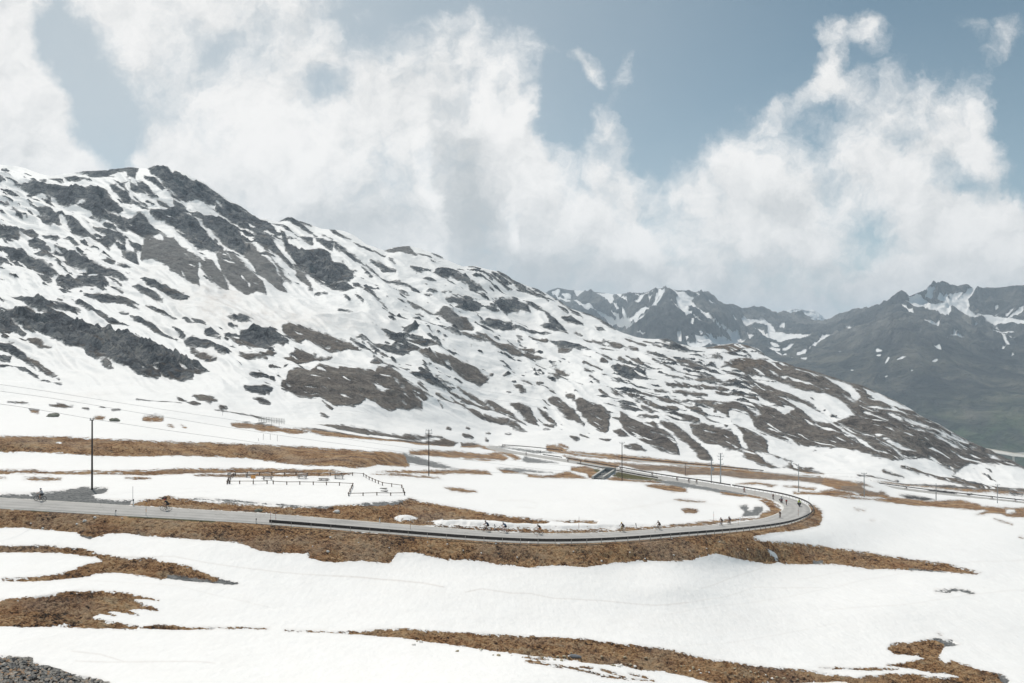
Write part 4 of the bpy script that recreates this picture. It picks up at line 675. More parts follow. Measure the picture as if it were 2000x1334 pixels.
mountain = mesh_obj('mountain', np.concatenate([mco, ext]), np.concatenate([qm.reshape(-1, 4), qe]), M_mtn, attrs={'cover': ('FLOAT_COLOR', mcol), 'dirt': ('FLOAT', md)}); mountain['kind'] = 'structure'

# ---------------------------------------------------------------- far mountains across the valley
FARG = [(1000,575,4900),(1060,575,4900),(1090,562,4900),(1150,569,4850),(1230,572,4700),(1150,600,4500),(1200,625,4300),(1220,645,4100),(1300,563,4150),(1270,595,3900),(1240,640,3550),(1330,660,3350),(1300,620,3550),(1390,680,3200),(1400,640,3500),(1345,568,4250),(1395,577,4500),(1450,604,4800),(1500,605,4900),(1560,610,5100),
  (1420,660,3900),(1480,665,3900),(1560,665,3800),(1540,640,4500),(1605,627,5200),(1660,607,4700),(1690,603,4500),(1640,650,3900),(1620,690,3300),(1738,588,3900),(1762,568,3650),(1740,640,3300),(1690,690,3050),(1780,640,3200),(1850,680,2950),(1800,590,3720),(1840,552,3980),(1900,563,3950),(1870,610,3700),(1900,640,3520),(1950,640,3560),(2000,558,3850),(2000,620,3560),(2200,560,3900),(2200,640,3300),(2360,560,3900),
  (1600,740,2900),(1750,760,2700),(1900,760,2600),(2000,760,2550),(1800,830,2350),(1950,860,2150),(2000,900,2000),(2200,800,2300),(2300,920,1900),(1500,740,3000),(1400,760,2900),(1200,700,3400),(1050,700,3600),(1000,640,4200),(1500,960,1900),(2000,960,1750),(2360,980,1700),(1200,900,2100),(1000,900,2200),(1850,915,1950)]
ffd = tps_fit(FARG, 1e-3, .6, 200.)
FR = np.array([(960,600),(1040,590),(1060,577),(1072,567),(1090,562),(1110,566),(1150,569),(1180,572),(1200,575),(1230,572),(1260,572),(1275,565),(1305,561.5),(1320,567),(1345,567),(1358,571),(1365,569),(1385,574),(1395,577),(1402,588),(1410,592),(1420,594),(1432,593.5),(1450,602),(1465,600),(1485,599),(1500,605),(1510,611),(1520,611),(1535,607),(1545,613),(1560,609),(1570,612),(1580,621),(1590,627),(1605,627),(1615,626),(1640,612),(1660,607),(1668,603),(1678,601),(1684,604),(1700,602),(1720,596),(1738,589),(1745,578),(1752,571),(1762,567.5),(1770,571),(1776,579),(1790,573),(1808,566),(1820,555.5),(1832,551.5),(1846,551),(1860,555),(1890,561),(1905,564),(1930,561),(1945,562),(1975,559),(2000,557),(2100,545),(2360,560)], float)
FC, FRW = 760, 430
fpx = np.linspace(980, 2360, FC); frg = np.interp(fpx, FR[:, 0], FR[:, 1])+.9*fbm(fpx/7, fpx*0, 3, 14)
FY = 965+(frg[None]-965)*np.linspace(0, 1, FRW)[:, None]; FX = np.broadcast_to(fpx[None], FY.shape)
FL = np.maximum.accumulate(ffd(FX, FY), axis=0)+np.arange(FRW)[:, None]*5e-5; FDd = np.exp(FL)
RF = Raster(20.0)
RF.run('''
nK 320,125 360,120 480,140 560,150 600,145 660,160 650,190 660,230 635,270 600,240 580,200 530,180 470,155 400,145 340,175; 120,150 180,120 190,145 170,180 230,215 290,250 180,230
nK 210,150 260,150 290,170 270,210 330,215 400,260 440,250 480,290 500,330 560,360 640,380 700,400 760,390 800,380 860,330 940,300 880,350 820,410 800,450 830,440 790,475 700,480 650,450 560,380 480,330 400,300 330,250 250,215
nK 690,150 730,150 720,190 760,200 780,260 740,230 700,200; 800,180 850,150 890,200 840,260 870,270 930,190 960,150 1000,160 940,190; 960,190 990,190 970,240; 1060,110 1080,140 1100,160 1060,190 1010,250 1020,210 1040,170
nK 1100,170,12 1000,270,10 900,350,10 820,420,10; 1000,310,7 930,360,8 850,410,7; 740,300,14 760,380,16; 640,320,8 690,360,18 700,400,16; 860,190,10 820,150,8; 650,250,8 700,300,12
nK 1090,100 1150,90 1200,130 1260,160 1330,200 1400,215 1330,225 1400,310 1460,360 1520,410 1600,450 1680,520 1620,480 1500,400 1400,330 1340,290 1300,290 1320,350 1290,360 1240,310 1210,260 1200,210 1240,200 1180,160 1120,130
nK 1160,240 1220,300 1200,290; 1310,310 1335,320 1325,355 1310,340; 1350,345 1440,400 1450,420 1380,370; 1340,390 1358,400 1345,440 1332,420; 1405,480 1440,520 1415,520; 1215,545 1240,505 1250,580 1220,580; 1280,540 1310,560 1290,580; 1370,535 1500,560 1640,580 1500,580 1380,570; 1465,520 1550,570 1500,555; 1560,540,10 1640,580,8
nK 1650,470 1740,520 1770,560 1850,580 1700,580 1640,520; 1820,520 1880,540 1840,560; 1880,450 1960,510 1999,550 1960,540; 1260,130,10 1330,150,12 1400,200,10; 1490,240,8 1560,290,10; 1600,325 1680,370 1740,380 1850,390 1960,410 1999,420 1999,440 1850,430 1740,410 1650,360; 1280,590 1400,600 1560,590 1850,570 1700,620 1350,620; 870,485,6 930,495,8; 1380,590,10 1600,585,12
nL 0,385 30,400 60,440 120,460 180,455 250,480 330,490 220,520 100,540 0,510
nL 120,580,7 200,555,8; 320,590 340,550 400,520 490,480 420,520 350,560 330,590; 230,610,7 300,600,7; 180,650,6 210,635,7; 260,655,8 300,645,8; 610,430,10 660,420,9; 560,475,5 600,455,5; 400,520,7 540,460,6; 850,580,8 890,578,7; 555,598,7 585,595,6; 95,405,10 125,405,8; 0,570,8 90,575,10; 20,545,8 90,560,8; 110,625,6 140,615,6; 60,600,5 100,620,6
nL 920,680 940,630 955,640 935,670; 1005,668 1050,632 1080,640 1050,660; 1305,555 1340,548 1350,580 1325,580; 850,625,6 880,626,6
nL 1060,215 1100,230 1110,180 1070,170 1130,160 1190,170 1240,210 1270,240 1330,240 1400,250 1320,200 1340,180 1350,140 1370,180 1410,160 1500,145 1520,145 1480,190 1550,150 1620,122 1600,160 1560,200 1575,260 1560,285 1620,320 1750,350 1850,350 1900,370 1999,370 1999,400 1880,385 1780,380 1650,330 1550,310 1470,285 1420,280 1430,310 1370,350 1320,300 1240,265 1170,280 1090,240
bL 1190,150 1240,160 1250,200 1210,190; 1270,200 1310,170 1330,200 1300,240; 1400,180 1425,170 1420,220; 1340,265,6 1380,270,8; 1260,235,6 1330,225,5
nL 1240,125 1310,112 1290,150 1280,200 1230,180 1250,150; 1215,380 1270,390 1340,378 1330,420 1290,425; 1050,255,8 1090,290,10 1140,320,12; 1330,42,10 1450,55,10 1560,85,10 1600,98,10 1680,90,6; 1190,118,6 1230,100,6
nL 1760,330,8 1810,305,7; 1860,320,10 1920,285,7; 1880,350,10 1960,310,12 1990,290,10; 1665,300,8 1680,295,8; 1450,490,8 1510,455,8; 1400,510,8 1460,520,7; 1430,490,6 1530,508,6; 1780,395,7 1840,425,6; 1760,455,8 1870,460,8; 1790,470,6 1930,505,8; 1830,585,10 1860,550,8; 1840,500,8 1885,545,8; 1890,455,12 1990,440,16; 1620,410,7 1660,395,6; 1905,640,8 1915,630,8; 1290,665,6 1320,660,6; 920,805,8 930,795,6; 1780,250,8 1795,238,7; 1120,760,5 1130,755,5; 650,740,5 670,738,5
''')
fX = (FX-CX)/FPX*FDd; fZ = (CY-FY)/FPX*FDd
FB = RF.at(FX, FY)
hi = sstep(720, 640, FY)
# gullies run down the slopes, ribs of rock near the crests
gul = fbm((fX+.25*FDd)/150, (fX*.3+FDd+1.6*fZ)/520, 4, 77, .55, True)
fZ2 = fZ+sstep(0, .06, (FY-frg[None])/200)*(gul*52*(.4+.6*hi)*(.25+.75*sstep(-4, 6, FB))+22*fbm(fX/70, FDd/90, 4, 78, .6)*hi*(.3+.7*sstep(-4, 4, FB))+9*fbm(fX/34, FDd/44, 3, 79, .6)*hi)
m, n, b = mat_new('far_mountain'); P = n.new('ShaderNodeTexCoord').outputs['Object']
cv_ = n.new('ShaderNodeAttribute', attribute_name='cover'); sp = n.new('ShaderNodeSeparateColor'); n.link(cv_.outputs['Color'], sp.inputs[0])
e1 = n.noise(P, .012, 7, .65); msk = n.sst(n.m('ADD', sp.outputs[0], n.m('MULTIPLY_ADD', e1, 7.0, -4.6)), -.6, .6)
n1 = n.noise(n.vm('MULTIPLY', P, (1, 1, .35)), .010, 9, .62, .5); n2 = n.noise(P, .0022, 5, .6)
t = n.m('ADD', n.m('MULTIPLY_ADD', n1, 1.2, -.2), n.m('MULTIPLY_ADD', n2, 1.2, -.5))  # broad patches partly paint cloud-broken sunlight into the slope colour
rc = n.ramp(t, [(.28, (.030, .032, .036)), (.48, (.095, .093, .09)), (.64, (.18, .17, .155)), (.85, (.30, .285, .26))])
gc = n.ramp(t, [(.28, (.018, .022, .021)), (.48, (.052, .055, .047)), (.68, (.15, .135, .105))])
gv = n.ramp(t, [(.25, (.030, .055, .024)), (.55, (.065, .115, .045)), (.8, (.12, .16, .07))])
col = n.mix(sp.outputs[1], gc, rc); col = n.mix(sp.outputs[2], col, gv); col = n.mix(cv_.outputs['Alpha'], col, (.42, .38, .32))
n.link(n.mix(msk, (.86, .85, .835), col), b.inputs['Base Color']); b.inputs['Roughness'].default_value = .95; b.inputs['Specular IOR Level'].default_value = .1
bp = n.new('ShaderNodeBump'); bp.inputs['Distance'].default_value = 1.0; n.link(n.m('MULTIPLY', n.m('MULTIPLY', n1, msk), 110.0), bp.inputs['Height']); n.link(bp.outputs[0], b.inputs['Normal'])
M_far = m
pale = .75*np.exp(-((FX-1886)/14)**2-((FY-637)/10)**2)*(1+.6*fbm(FX/8, FY/8, 3, 5))
grn = 1.0*sstep(760, 910, FY+.1*(FX-1700))*(.55+.9*fbm(FX/60, FY/30, 3, 6))
fcol = np.stack([FB, np.clip(hi*.8+.30*fbm(FX/50, FY/30, 3, 8)+.55*fbm((FX+.55*FY)/5.5, (FY-.2*FX)/60, 3, 18)*sstep(.1, .5, hi)+.25*gul, 0, 1), np.clip(grn, 0, 1), np.clip(pale, 0, 1)], -1).reshape(-1, 4)
fco = np.stack([fX, FDd, fZ2], -1).reshape(-1, 3); bk = []
rl = fco[-FC:]
for k in range(1, 8):
    s_ = 60.0*k**1.6; bk.append(np.stack([rl[:, 0], rl[:, 1]+s_, rl[:, 2]-s_*.62], -1))
ext = np.concatenate(bk); fi = np.arange(len(fco)+len(ext)).reshape(-1, FC)
fq = np.stack([fi[:-1, :-1], fi[:-1, 1:], fi[1:, 1:], fi[1:, :-1]], -1).reshape(-1, 4)
fcol = np.concatenate([fcol, np.tile(np.array([[20, 1, 0, 0]]), (len(ext), 1))])
farm = mesh_obj('far_mountains', np.concatenate([fco, ext]), fq, M_far, attrs={'cover': ('FLOAT_COLOR', fcol)}); farm['kind'] = 'structure'
# a snowy summit further still
sx = np.linspace(1480, 1660, 150); prof = np.interp(sx, [1480,1522,1545,1558,1575,1588,1600,1608,1612,1625,1660], [660,612,604,602.5,606,604.5,612,620,624,640,670])
vv = np.linspace(0, 1, 60)[:, None]; py_ = 690+(prof[None]-690)*vv; dd_ = 7000+900*vv+0*py_
X_ = (sx[None]-CX)/FPX*dd_; Z_ = (CY-py_)/FPX*dd_+50*fbm(X_/140, dd_/100, 4, 99, .6, True)*sstep(1, .9, vv)
pc_ = np.stack([X_, dd_, Z_], -1).reshape(-1, 3); e_ = pc_[-150:].copy(); e_[:, 1] += 900; e_[:, 2] -= 600; pc_ = np.concatenate([pc_, e_]); pi_ = np.arange(len(pc_)).reshape(-1, 150)
pq = np.stack([pi_[:-1, :-1], pi_[:-1, 1:], pi_[1:, 1:], pi_[1:, :-1]], -1).reshape(-1, 4)
pcv = np.zeros((len(pc_), 4)); pcv[:, 0] = 7*fbm(pc_[:, 0]/90, pc_[:, 2]/60+pc_[:, 1]/200, 4, 101, .6); pcv[:, 1] = 1
summit = mesh_obj('distant_summit', pc_, pq, M_far, attrs={'cover': ('FLOAT_COLOR', pcv)}); summit['kind'] = 'structure'

# ---------------------------------------------------------------- haze: one box of even air round everything on the ground
hz = bpy.data.meshes.new('haze'); hb_ = bmesh.new(); bmesh.ops.create_cube(hb_, size=1.0)
allz = min(GZ.min(), fco[:, 2].min(), ext[:, 2].min(), pc_[:, 2].min(), back and min(a[:, 2].min() for a in back))
zt = max(fco[:, 2].max(), GZ.max(), pc_[:, 2].max())+60
for v in hb_.verts: v.co = Vector((v.co.x*15600, -140 if v.co.y < 0 else 9600, allz-1 if v.co.z < 0 else zt))
hb_.to_mesh(hz); hb_.free(); ho = bpy.data.objects.new('haze', hz); C.objects.link(ho); ho['kind'] = 'stuff'
hm = bpy.data.materials.new('haze'); hm.use_nodes = True; hn = NT(hm.node_tree); pv = hn.new('ShaderNodeVolumePrincipled'); oo = hn.new('ShaderNodeOutputMaterial'); hn.link(pv.outputs[0], oo.inputs['Volume'])
pv.inputs['Color'].default_value = (.74, .87, 1.0, 1); pv.inputs['Density'].default_value = 1.12e-4; pv.inputs['Anisotropy'].default_value = .2
hz.materials.append(hm)
# ---------------------------------------------------------------- simple materials, mesh helpers
def simple(name, col, rough=.7, metal=0.0, var=.25, scale=8.0, spec=.3):
    m, n, b = mat_new(name); P = n.new('ShaderNodeTexCoord').outputs['Object']
    v = n.noise(P, scale, 5, .6); b.inputs['Roughness'].default_value = rough; b.inputs['Metallic'].default_value = metal; b.inputs['Specular IOR Level'].default_value = spec
    n.link(n.mix(v, tuple(c*(1-var) for c in col), tuple(min(1, c*(1+var)) for c in col)), b.inputs['Base Color']); return m
m, n, b = mat_new('asphalt'); P = n.new('ShaderNodeTexCoord').outputs['Object']
a1 = n.noise(P, .35, 6, .6); a2 = n.noise(P, 9.0, 4, .7); uvn = n.new('ShaderNodeAttribute', attribute_name='lane').outputs['Fac']
tr = n.m('MULTIPLY', n.m('MULTIPLY_ADD', n.m('COSINE', n.m('MULTIPLY', uvn, 12.6)), .5, .5), .16)
ac = n.ramp(n.m('ADD', n.m('ADD', n.m('MULTIPLY', a1, .6), n.m('MULTIPLY', a2, .35)), n.m('SUBTRACT', tr, .06)), [(.2, (.30, .29, .275)), (.5, (.43, .415, .395)), (.8, (.52, .505, .48))])
crk = n.sst(n.vor(n.vm('ADD', P, n.vm('SCALE', n.noise(P, .8, 4, .6, 0, 1), scale=2.2)), .16, 'Distance', 'DISTANCE_TO_EDGE'), .012, .0)
ac = n.mix(n.m('MULTIPLY', crk, .55), ac, (.20, .19, .18))
wetn = n.m('MULTIPLY', n.sst(n.noise(n.vm('MULTIPLY', P, (.5, 1.2, 1)), .22, 5, .65), .60, .70), .45); ac = n.mix(wetn, ac, (.24, .235, .225))
n.link(ac, b.inputs['Base Color']); b.inputs['Roughness'].default_value = .85; b.inputs['Specular IOR Level'].default_value = .25; M_asph = m
M_line = simple('road_paint', (.84, .80, .70), .7, 0, .3, 3.0)
M_steel = simple('weathered_steel', (.07, .06, .055), .65, .2, .35, 3.0); M_post = simple('steel_post', (.46, .43, .40), .6, .2, .3, 6.0)
M_wood = simple('weathered_wood', (.135, .095, .07), .9, 0, .45, 7.0); M_dkwood = simple('tarred_wood', (.045, .034, .030), .85, 0, .5, 4.0); M_grwood = simple('grey_timber', (.26, .245, .23), .9, 0, .3, 7.0)
M_white = simple('white_plastic', (.88, .87, .85), .5, 0, .08); M_black = simple('black_plastic', (.02, .02, .022), .5, 0, .2); M_orange = simple('orange_paint', (.80, .36, .04), .6, 0, .2, 5.0); M_red = simple('red_paint', (.55, .10, .05), .6, 0, .2, 5.0)
M_galv = simple('grey_metal', (.36, .37, .38), .5, .4, .2); M_conc = simple('concrete', (.46, .445, .41), .9, 0, .25, 1.5); M_pconc = simple('pale_concrete', (.62, .61, .58), .9, 0, .15, .6)
M_wire = simple('cable', (.22, .22, .22), .6, .2, .2); M_ceram = simple('insulator', (.55, .56, .56), .4, 0, .1)
M_pwood = simple('bleached_timber', (.55, .53, .50), .9, 0, .2, 7.0)
M_sign = simple('ochre_board', (.62, .31, .10), .7, 0, .12, 3.0); M_culvert_shade = simple('culvert_shade', (.012, .015, .018), .12, 0, .3, .6, .5)
M_skin = simple('skin', (.46, .27, .18), .6, 0, .1); M_rubber = simple('tyre_rubber', (.018, .018, .019), .8, 0, .2); M_alu = simple('alloy', (.32, .32, .33), .35, .6, .1)
M_stone = simple('pale_stone', (.80, .77, .72), .9, 0, .2, 5.0); M_slab = simple('blue_grey_rock', (.17, .18, .195), .75, 0, .5, 6.0); M_moss = simple('lichened_rock', (.19, .19, .15), .9, 0, .5, 1.2)

def tagit(o, label=None, cat=None, group=None):
    if label: o['label'] = label
    if cat: o['category'] = cat
    if group: o['group'] = group
    return o
def thing(name, label, cat, loc, rz=0, group=None, rx=0):
    o = bpy.data.objects.new(name, None); C.objects.link(o); o.location = loc; o.rotation_euler = (rx, 0, rz); o.empty_display_size = .3
    return tagit(o, label, cat, group)
class MB:
    def __init__(s): s.b = bmesh.new()
    def box(s, c, d, rot=None):
        r = bmesh.ops.create_cube(s.b, size=1.0); M = Matrix.Translation(c) @ (rot or Matrix()) @ Matrix.Diagonal((*d, 1))
        bmesh.ops.transform(s.b, matrix=M, verts=r['verts']); return s
    def tube(s, pts, rad, seg=8, cap=True):
        pts = [Vector(p) for p in pts]; rs = rad if isinstance(rad, (list, tuple)) else [rad]*len(pts); rings = []
        for i, p in enumerate(pts):
            t = (pts[min(i+1, len(pts)-1)]-pts[max(i-1, 0)]).normalized(); a = t.cross(Vector((0, 0, 1)) if abs(t.z) < .9 else Vector((0, 1, 0))).normalized(); c = t.cross(a)
            rings.append([s.b.verts.new(p+(a*math.cos(k*2*math.pi/seg)+c*math.sin(k*2*math.pi/seg))*rs[i]) for k in range(seg)])
        for A, B in zip(rings, rings[1:]):
            for k in range(seg): s.b.faces.new((A[k], A[(k+1) % seg], B[(k+1) % seg], B[k]))
        if cap: s.b.faces.new(rings[0][::-1]); s.b.faces.new(rings[-1])
        return s
    def torus(s, c, R_, r, seg=28, ms=6, axis='y'):
        V = []
        for i in range(seg):
            a = 2*math.pi*i/seg; V.append([])
            for j in range(ms):
                q_ = 2*math.pi*j/ms; rr = R_+r*math.cos(q_); V[-1].append(s.b.verts.new(Vector(c)+Vector((rr*math.cos(a), r*math.sin(q_), rr*math.sin(a)))))
        for i in range(seg):
            for j in range(ms): s.b.faces.new((V[i][j], V[(i+1) % seg][j], V[(i+1) % seg][(j+1) % ms], V[i][(j+1) % ms]))
        return s
    def ball(s, c, d, sub=2, rough=0, rot=None):
        r = bmesh.ops.create_icosphere(s.b, subdivisions=sub, radius=1.0)
        for v in r['verts']:
            k = 1+rough*(random.random()-.5); v.co = Vector((v.co.x*d[0]*k, v.co.y*d[1]*k, v.co.z*d[2]*k))
            if rot: v.co = rot @ v.co
            v.co += Vector(c)
        return s
    def data(s, name, mat, smooth=False):
        bmesh.ops.recalc_face_normals(s.b, faces=s.b.faces); me = bpy.data.meshes.new(name); s.b.to_mesh(me); s.b.free(); me.materials.append(mat)
        if smooth:
            for p in me.polygons: p.use_smooth = True
        return me
    def build(s, name, mat, parent=None, smooth=False): return link(name, s.data(name, mat, smooth), parent)
def link(name, me, parent=None, loc=None):
    o = bpy.data.objects.new(name, me); C.objects.link(o)
    if parent: o.parent = parent
    if loc is not None: o.location = loc
    return o
def copy_tree(o, parent=None):
    c = o.copy(); C.objects.link(c)
    if parent: c.parent = parent
    for ch in list(o.children): copy_tree(ch, c)
    return c

# ---------------------------------------------------------------- roads
def ribbon(name, Cn, N, offs, dz, mat, parent=None, i0=0, i1=None, hwf=None, lane=False, skirt=False):
    i1 = len(Cn) if i1 is None else i1; I = np.arange(i0, i1); rows = []
    for k in offs:
        off = k if hwf is None else k*hwf(I)
        rows.append(Cn[I]+N[I]*np.asarray(off).reshape(-1, 1)+np.array([0, 0, dz-(.35 if skirt and k in (offs[0], offs[-1]) else 0)]))
    co = np.stack(rows, 1).reshape(-1, 3); m_ = len(offs); ix = np.arange(len(co)).reshape(-1, m_)
    qd = np.stack([ix[:-1, :-1], ix[1:, :-1], ix[1:, 1:], ix[:-1, 1:]], -1).reshape(-1, 4)
    if not lane: qd = qd[:, ::-1]
    return mesh_obj(name, co, qd[:, ::-1] if lane else qd, mat, parent, True, {'lane': ('FLOAT', np.tile(np.array(offs, float)/(1 if hwf is not None else max(offs)), len(I)))})
road = ribbon('road', RC1, RN1, [-1.03, -1, -.6, -.2, .2, .6, 1, 1.03], 0.0, M_asph, None, hwf=halfw1, lane=True, skirt=True); road['kind'] = 'structure'
for sgn in (-1, 1):
    ribbon('edge_line', RC1, RN1, [sgn*.955-.022, sgn*.955+.022], .012, M_line, road, 0, len(RC1)-60, halfw1, True)
road2 = ribbon('lower_road', RC2, RN2, [-3.15, -3, -1.5, 0, 1.5, 3, 3.15], 0.0, M_asph, None, lane=True, skirt=True); road2['kind'] = 'structure'
PX1 = RC1[:, 0]/RC1[:, 1]*FPX+CX; PX2 = RC2[:, 0]/RC2[:, 1]*FPX+CX
apex = int(np.argmax(PX1))
def i_out(px): return int(np.argmin(np.abs(PX1[:apex]-px)))
def i_back(px): return apex+int(np.argmin(np.abs(PX1[apex:]-px)))
def i_low(px): return int(np.argmin(np.abs(PX2-px)))

# ---------------------------------------------------------------- guardrails
postd = MB().box((0, 0, .36), (.10, .06, .80)).box((.05, 0, .58), (.10, .05, .16)).data('post', M_post)
WB = [(.0, .36), (.05, .40), (.05, .49), (.0, .54), (.0, .62), (.05, .67), (.05, .75), (.0, .79), (-.010, .79), (.040, .745), (.040, .675), (-.010, .625), (-.010, .535), (.040, .485), (.040, .405), (-.010, .36)]
def guardrail(label, Cn, N, i0, i1, off, step, group='guardrails along the mountain road'):
    I = np.arange(i0, i1+1); P = Cn[I]+N[I]*off; org = Vector(P[len(P)//2]); t = thing('guardrail', label, 'guardrail', org, 0, group)
    sg = -1 if off < 0 else 1                      # beam bulges towards the road
    co = []
    for p, nn in zip(P, N[I]):
        for a, z in WB: co.append(Vector(p)+Vector(nn)*(-sg*a)+Vector((0, 0, z))-org)
    k = len(WB); ix = np.arange(len(co)).reshape(-1, k); nx_ = np.roll(ix, -1, 1)
    qd = np.stack([ix[:-1], ix[1:], nx_[1:], nx_[:-1]], -1).reshape(-1, 4)
    mesh_obj('rail', np.array([list(v) for v in co]), qd, M_steel, t, False)
    L = np.concatenate([[0], np.cumsum(np.linalg.norm(np.diff(P, axis=0), axis=1))]); s_ = .3
    while s_ < L[-1]:
        p = np.array([np.interp(s_, L, P[:, c]) for c in range(3)]); nn = np.array([np.interp(s_, L, N[I][:, c]) for c in range(3)])
        q_ = link('post', postd, t, Vector(p)+Vector(nn)*sg*.12-org-Vector((0, 0, .06))); q_.rotation_euler = (0, 0, math.atan2(-sg*nn[1], -sg*nn[0])); s_ += step
    return t
OFF = RW/2+.45
guardrail('long steel guardrail on the outer edge of the near road and bend', RC1, RN1, i_out(529), i_back(1410), -OFF-.1, 2.75)
guardrail('guardrail on the far edge of the road climbing behind the bend', RC1, RN1, i_back(1406), i_back(1128), -OFF, 4.0)
guardrail('dark railing above the concrete culvert on the near road edge', RC1, RN1, i_back(1302), i_back(1141), OFF, 4.0)
guardrail('short stretch of guardrail beside the road left of the road junction sign', RC1, RN1, i_back(1122), i_back(1093), -OFF, 4.0)
guardrail('short guardrail on the far road edge under the triangular sign', RC1, RN1, i_back(1084), i_back(1048), -OFF, 4.0)
guardrail('distant guardrail along the snow at the top of the hairpin', RC2, RN2, 2, i_low(1090), 3.6, 4.0)
guardrail('distant dark guardrail on the brown bank behind the two grey poles', RC2, RN2, i_low(1210), i_low(1490), 3.6, 4.0)
guardrail('distant guardrail along the lower road at the right edge', RC2, RN2, i_low(1702), len(RC2)-30, 3.6, 4.0)

# ---------------------------------------------------------------- cables and poles
def base(px, py): return at(px, py)
def top_h(p, py_top): return (CY-py_top)/FPX*p.y-p.z
def pole(label, px, py0, py1, mat, rad, kind, lean=0.0, group='utility poles'):
    p = base(px, py0); h = top_h(p, py1); t = thing('utility_pole', label, 'pole', p, 0, group)
    MB().tube([(0, 0, -.6), (lean*h*.5, 0, h*.5), (lean*h, 0, h)], [rad*1.15, rad, rad*.82], 10).build('shaft', mat, t, True)
    X = lean*h; ins = lambda x, z, r=.07, hh=.26: MB().tube([(x, 0, z), (x, 0, z+hh*.4), (x, 0, z+hh*.5), (x, 0, z+hh)], [r*.6, r, r*.7, r*.9], 8).build('insulator', M_ceram, t, True)
    if kind == 'cap':
        MB().box((X-.05, 0, h+.05), (.62, .22, .12)).build('bracket', M_dkwood, t)
        for s_ in (-1, 1): ins(X+s_*.26, h+.1, .08, .3)
    if kind == 'tee':
        MB().box((X, 0, h-.05), (1.9*rad/.14, .12, .14)).tube([(X-.5, 0, h-.1), (X, 0, h-.75)], .03, 6).tube([(X+.5, 0, h-.1), (X, 0, h-.75)], .03, 6).build('crossarm', M_galv, t)
        for s_ in (-.8, 0, .8): ins(X+s_, h+.02, .10, .34)
    if kind == 'frame':
        MB().box((X, 0, h-.9), (1.9, .14, .12)).box((X, 0, h-.05), (1.6, .12, .10)).box((X-.78, 0, h-.5), (.07, .07, .9)).box((X+.78, 0, h-.5), (.07, .07, .9)).box((X-.3, 0, h-.5), (.05, .05, .9)).box((X+.3, 0, h-.5), (.05, .05, .9)).build('crossarm', M_galv, t)
        for s_ in (-.7, 0, .7): ins(X+s_, h+.0, .09, .3)
    if kind == 'many':
        for dz_, w_ in ((-.3, 1.4), (-1.3, 2.2), (-2.4, 1.6), (-4.2, 2.2)):
            MB().box((X, 0, h+dz_), (w_, .12, .12)).build('crossarm', M_galv, t)
            for s_ in (-.45, .45): ins(X+s_*w_, h+dz_+.05, .10, .4)
    if kind == 'box':
        for dz_, w_ in ((-.3, 1.5), (-1.5, 1.7)): MB().box((X, 0, h+dz_), (w_, .12, .12)).build('crossarm', M_galv, t)
        MB().box((X+.3, -.35, h-3.6), (.9, .7, 1.2)).box((X+.3, -.35, h-2.95), (1.0, .8, .1)).build('transformer', M_galv, t)
    return t, p, h
TP = {}
for key, a in {
 'p1': ('tall dark wooden pole standing in the gravel layby at left', 179.5, 957.5, 821, M_dkwood, .135, 'cap', .002), 'p2': ('dark pole with a square insulator frame on top, behind the picnic ground', 837.5, 930, 840, M_dkwood, .12, 'frame'),
 'p3': ('slim pole with a T crossarm standing beside the green verge near the culvert', 1215, 940.5, 865, M_dkwood, .13, 'tee'), 'p4': ('tallest grey metal pole with stacked crossarms beside the upper road', 1407.5, 943.5, 885, M_galv, .22, 'many'),
 'p5': ('grey pole carrying a transformer box, left of the taller crossarm pole', 1389.5, 943.5, 896, M_galv, .18, 'box'), 'p6': ('thin grey pole on the snow just above the bend', 1560, 962, 906, M_galv, .12, 'plain'),
 'p7': ('distant pole with a small crossarm left of the lower road', 1688, 971, 925, M_galv, .14, 'tee'), 'p8': ('distant bare pole beside the lower road stones', 1828.5, 978, 944, M_galv, .15, 'plain'), 'p9': ('rightmost distant pole, with a small crossarm, on the snow', 1948.5, 983, 947, M_galv, .14, 'tee'),
 'p10': ('thin pole in the snow left of the transformer pole', 1338.5, 929, 904, M_dkwood, .10, 'plain')}.items():
    TP[key] = pole(*a[:7], *(a[7:] or ()))
def cable(label, pts, rad, group='overhead cables'):
    P = spline([W3(*p) for p in pts], 4.0); o = Vector(P[0]); MB().tube([Vector(p)-o for p in P], rad, 5).build('power_cable', M_wire).location = o
    ob = C.objects[-1] if False else bpy.data.objects[[x.name for x in C.objects if x.name.startswith('power_cable')][-1]]
    tagit(ob, label, 'cable', group); return ob
d1 = TP['p1'][1].y
cable('lowest of the three overhead cables, touching the top of the layby pole', [(-330, 752, 92), (0, 789, 104), (182, 818.5, d1), (330, 841, 134), (462, 859, 150), (700, 893, 184), (895, 918, 218), (1100, 930, 262), (1285, 939, 306), (1500, 942, 350), (1688, 939, 392)], .022)
cable('middle overhead cable crossing the snow above the layby pole', [(-330, 722, 96), (0, 764, 112), (132, 782.5, 121), (300, 811, 134), (600, 858, 168), (900, 897, 214), (1100, 920, 258), (1300, 931, 304), (1500, 934, 350), (1688, 931, 392)], .020)
cable('topmost of the three overhead cables at left', [(-330, 712, 98), (0, 751, 115), (210, 783, 130), (360, 806, 146), (570, 838, 174), (700, 861, 192), (900, 888, 226), (1100, 909, 262), (1215, 917, 290), (1400, 926, 335), (1688, 924, 392)], .019)
cable('faint upper cable across the brown slopes of the right hill', [(560, 690, 420), (900, 755, 470), (1072, 784, 480), (1250, 815, 480), (1540, 852, 470), (1750, 866, 500), (2000, 880, 520), (2300, 888, 560)], .03)
cable('faint lower cable across the brown slopes of the right hill', [(500, 700, 410), (900, 768, 460), (1072, 799, 470), (1250, 826, 470), (1540, 862, 460), (1750, 878, 490), (2000, 889, 510), (2300, 897, 550)], .03)
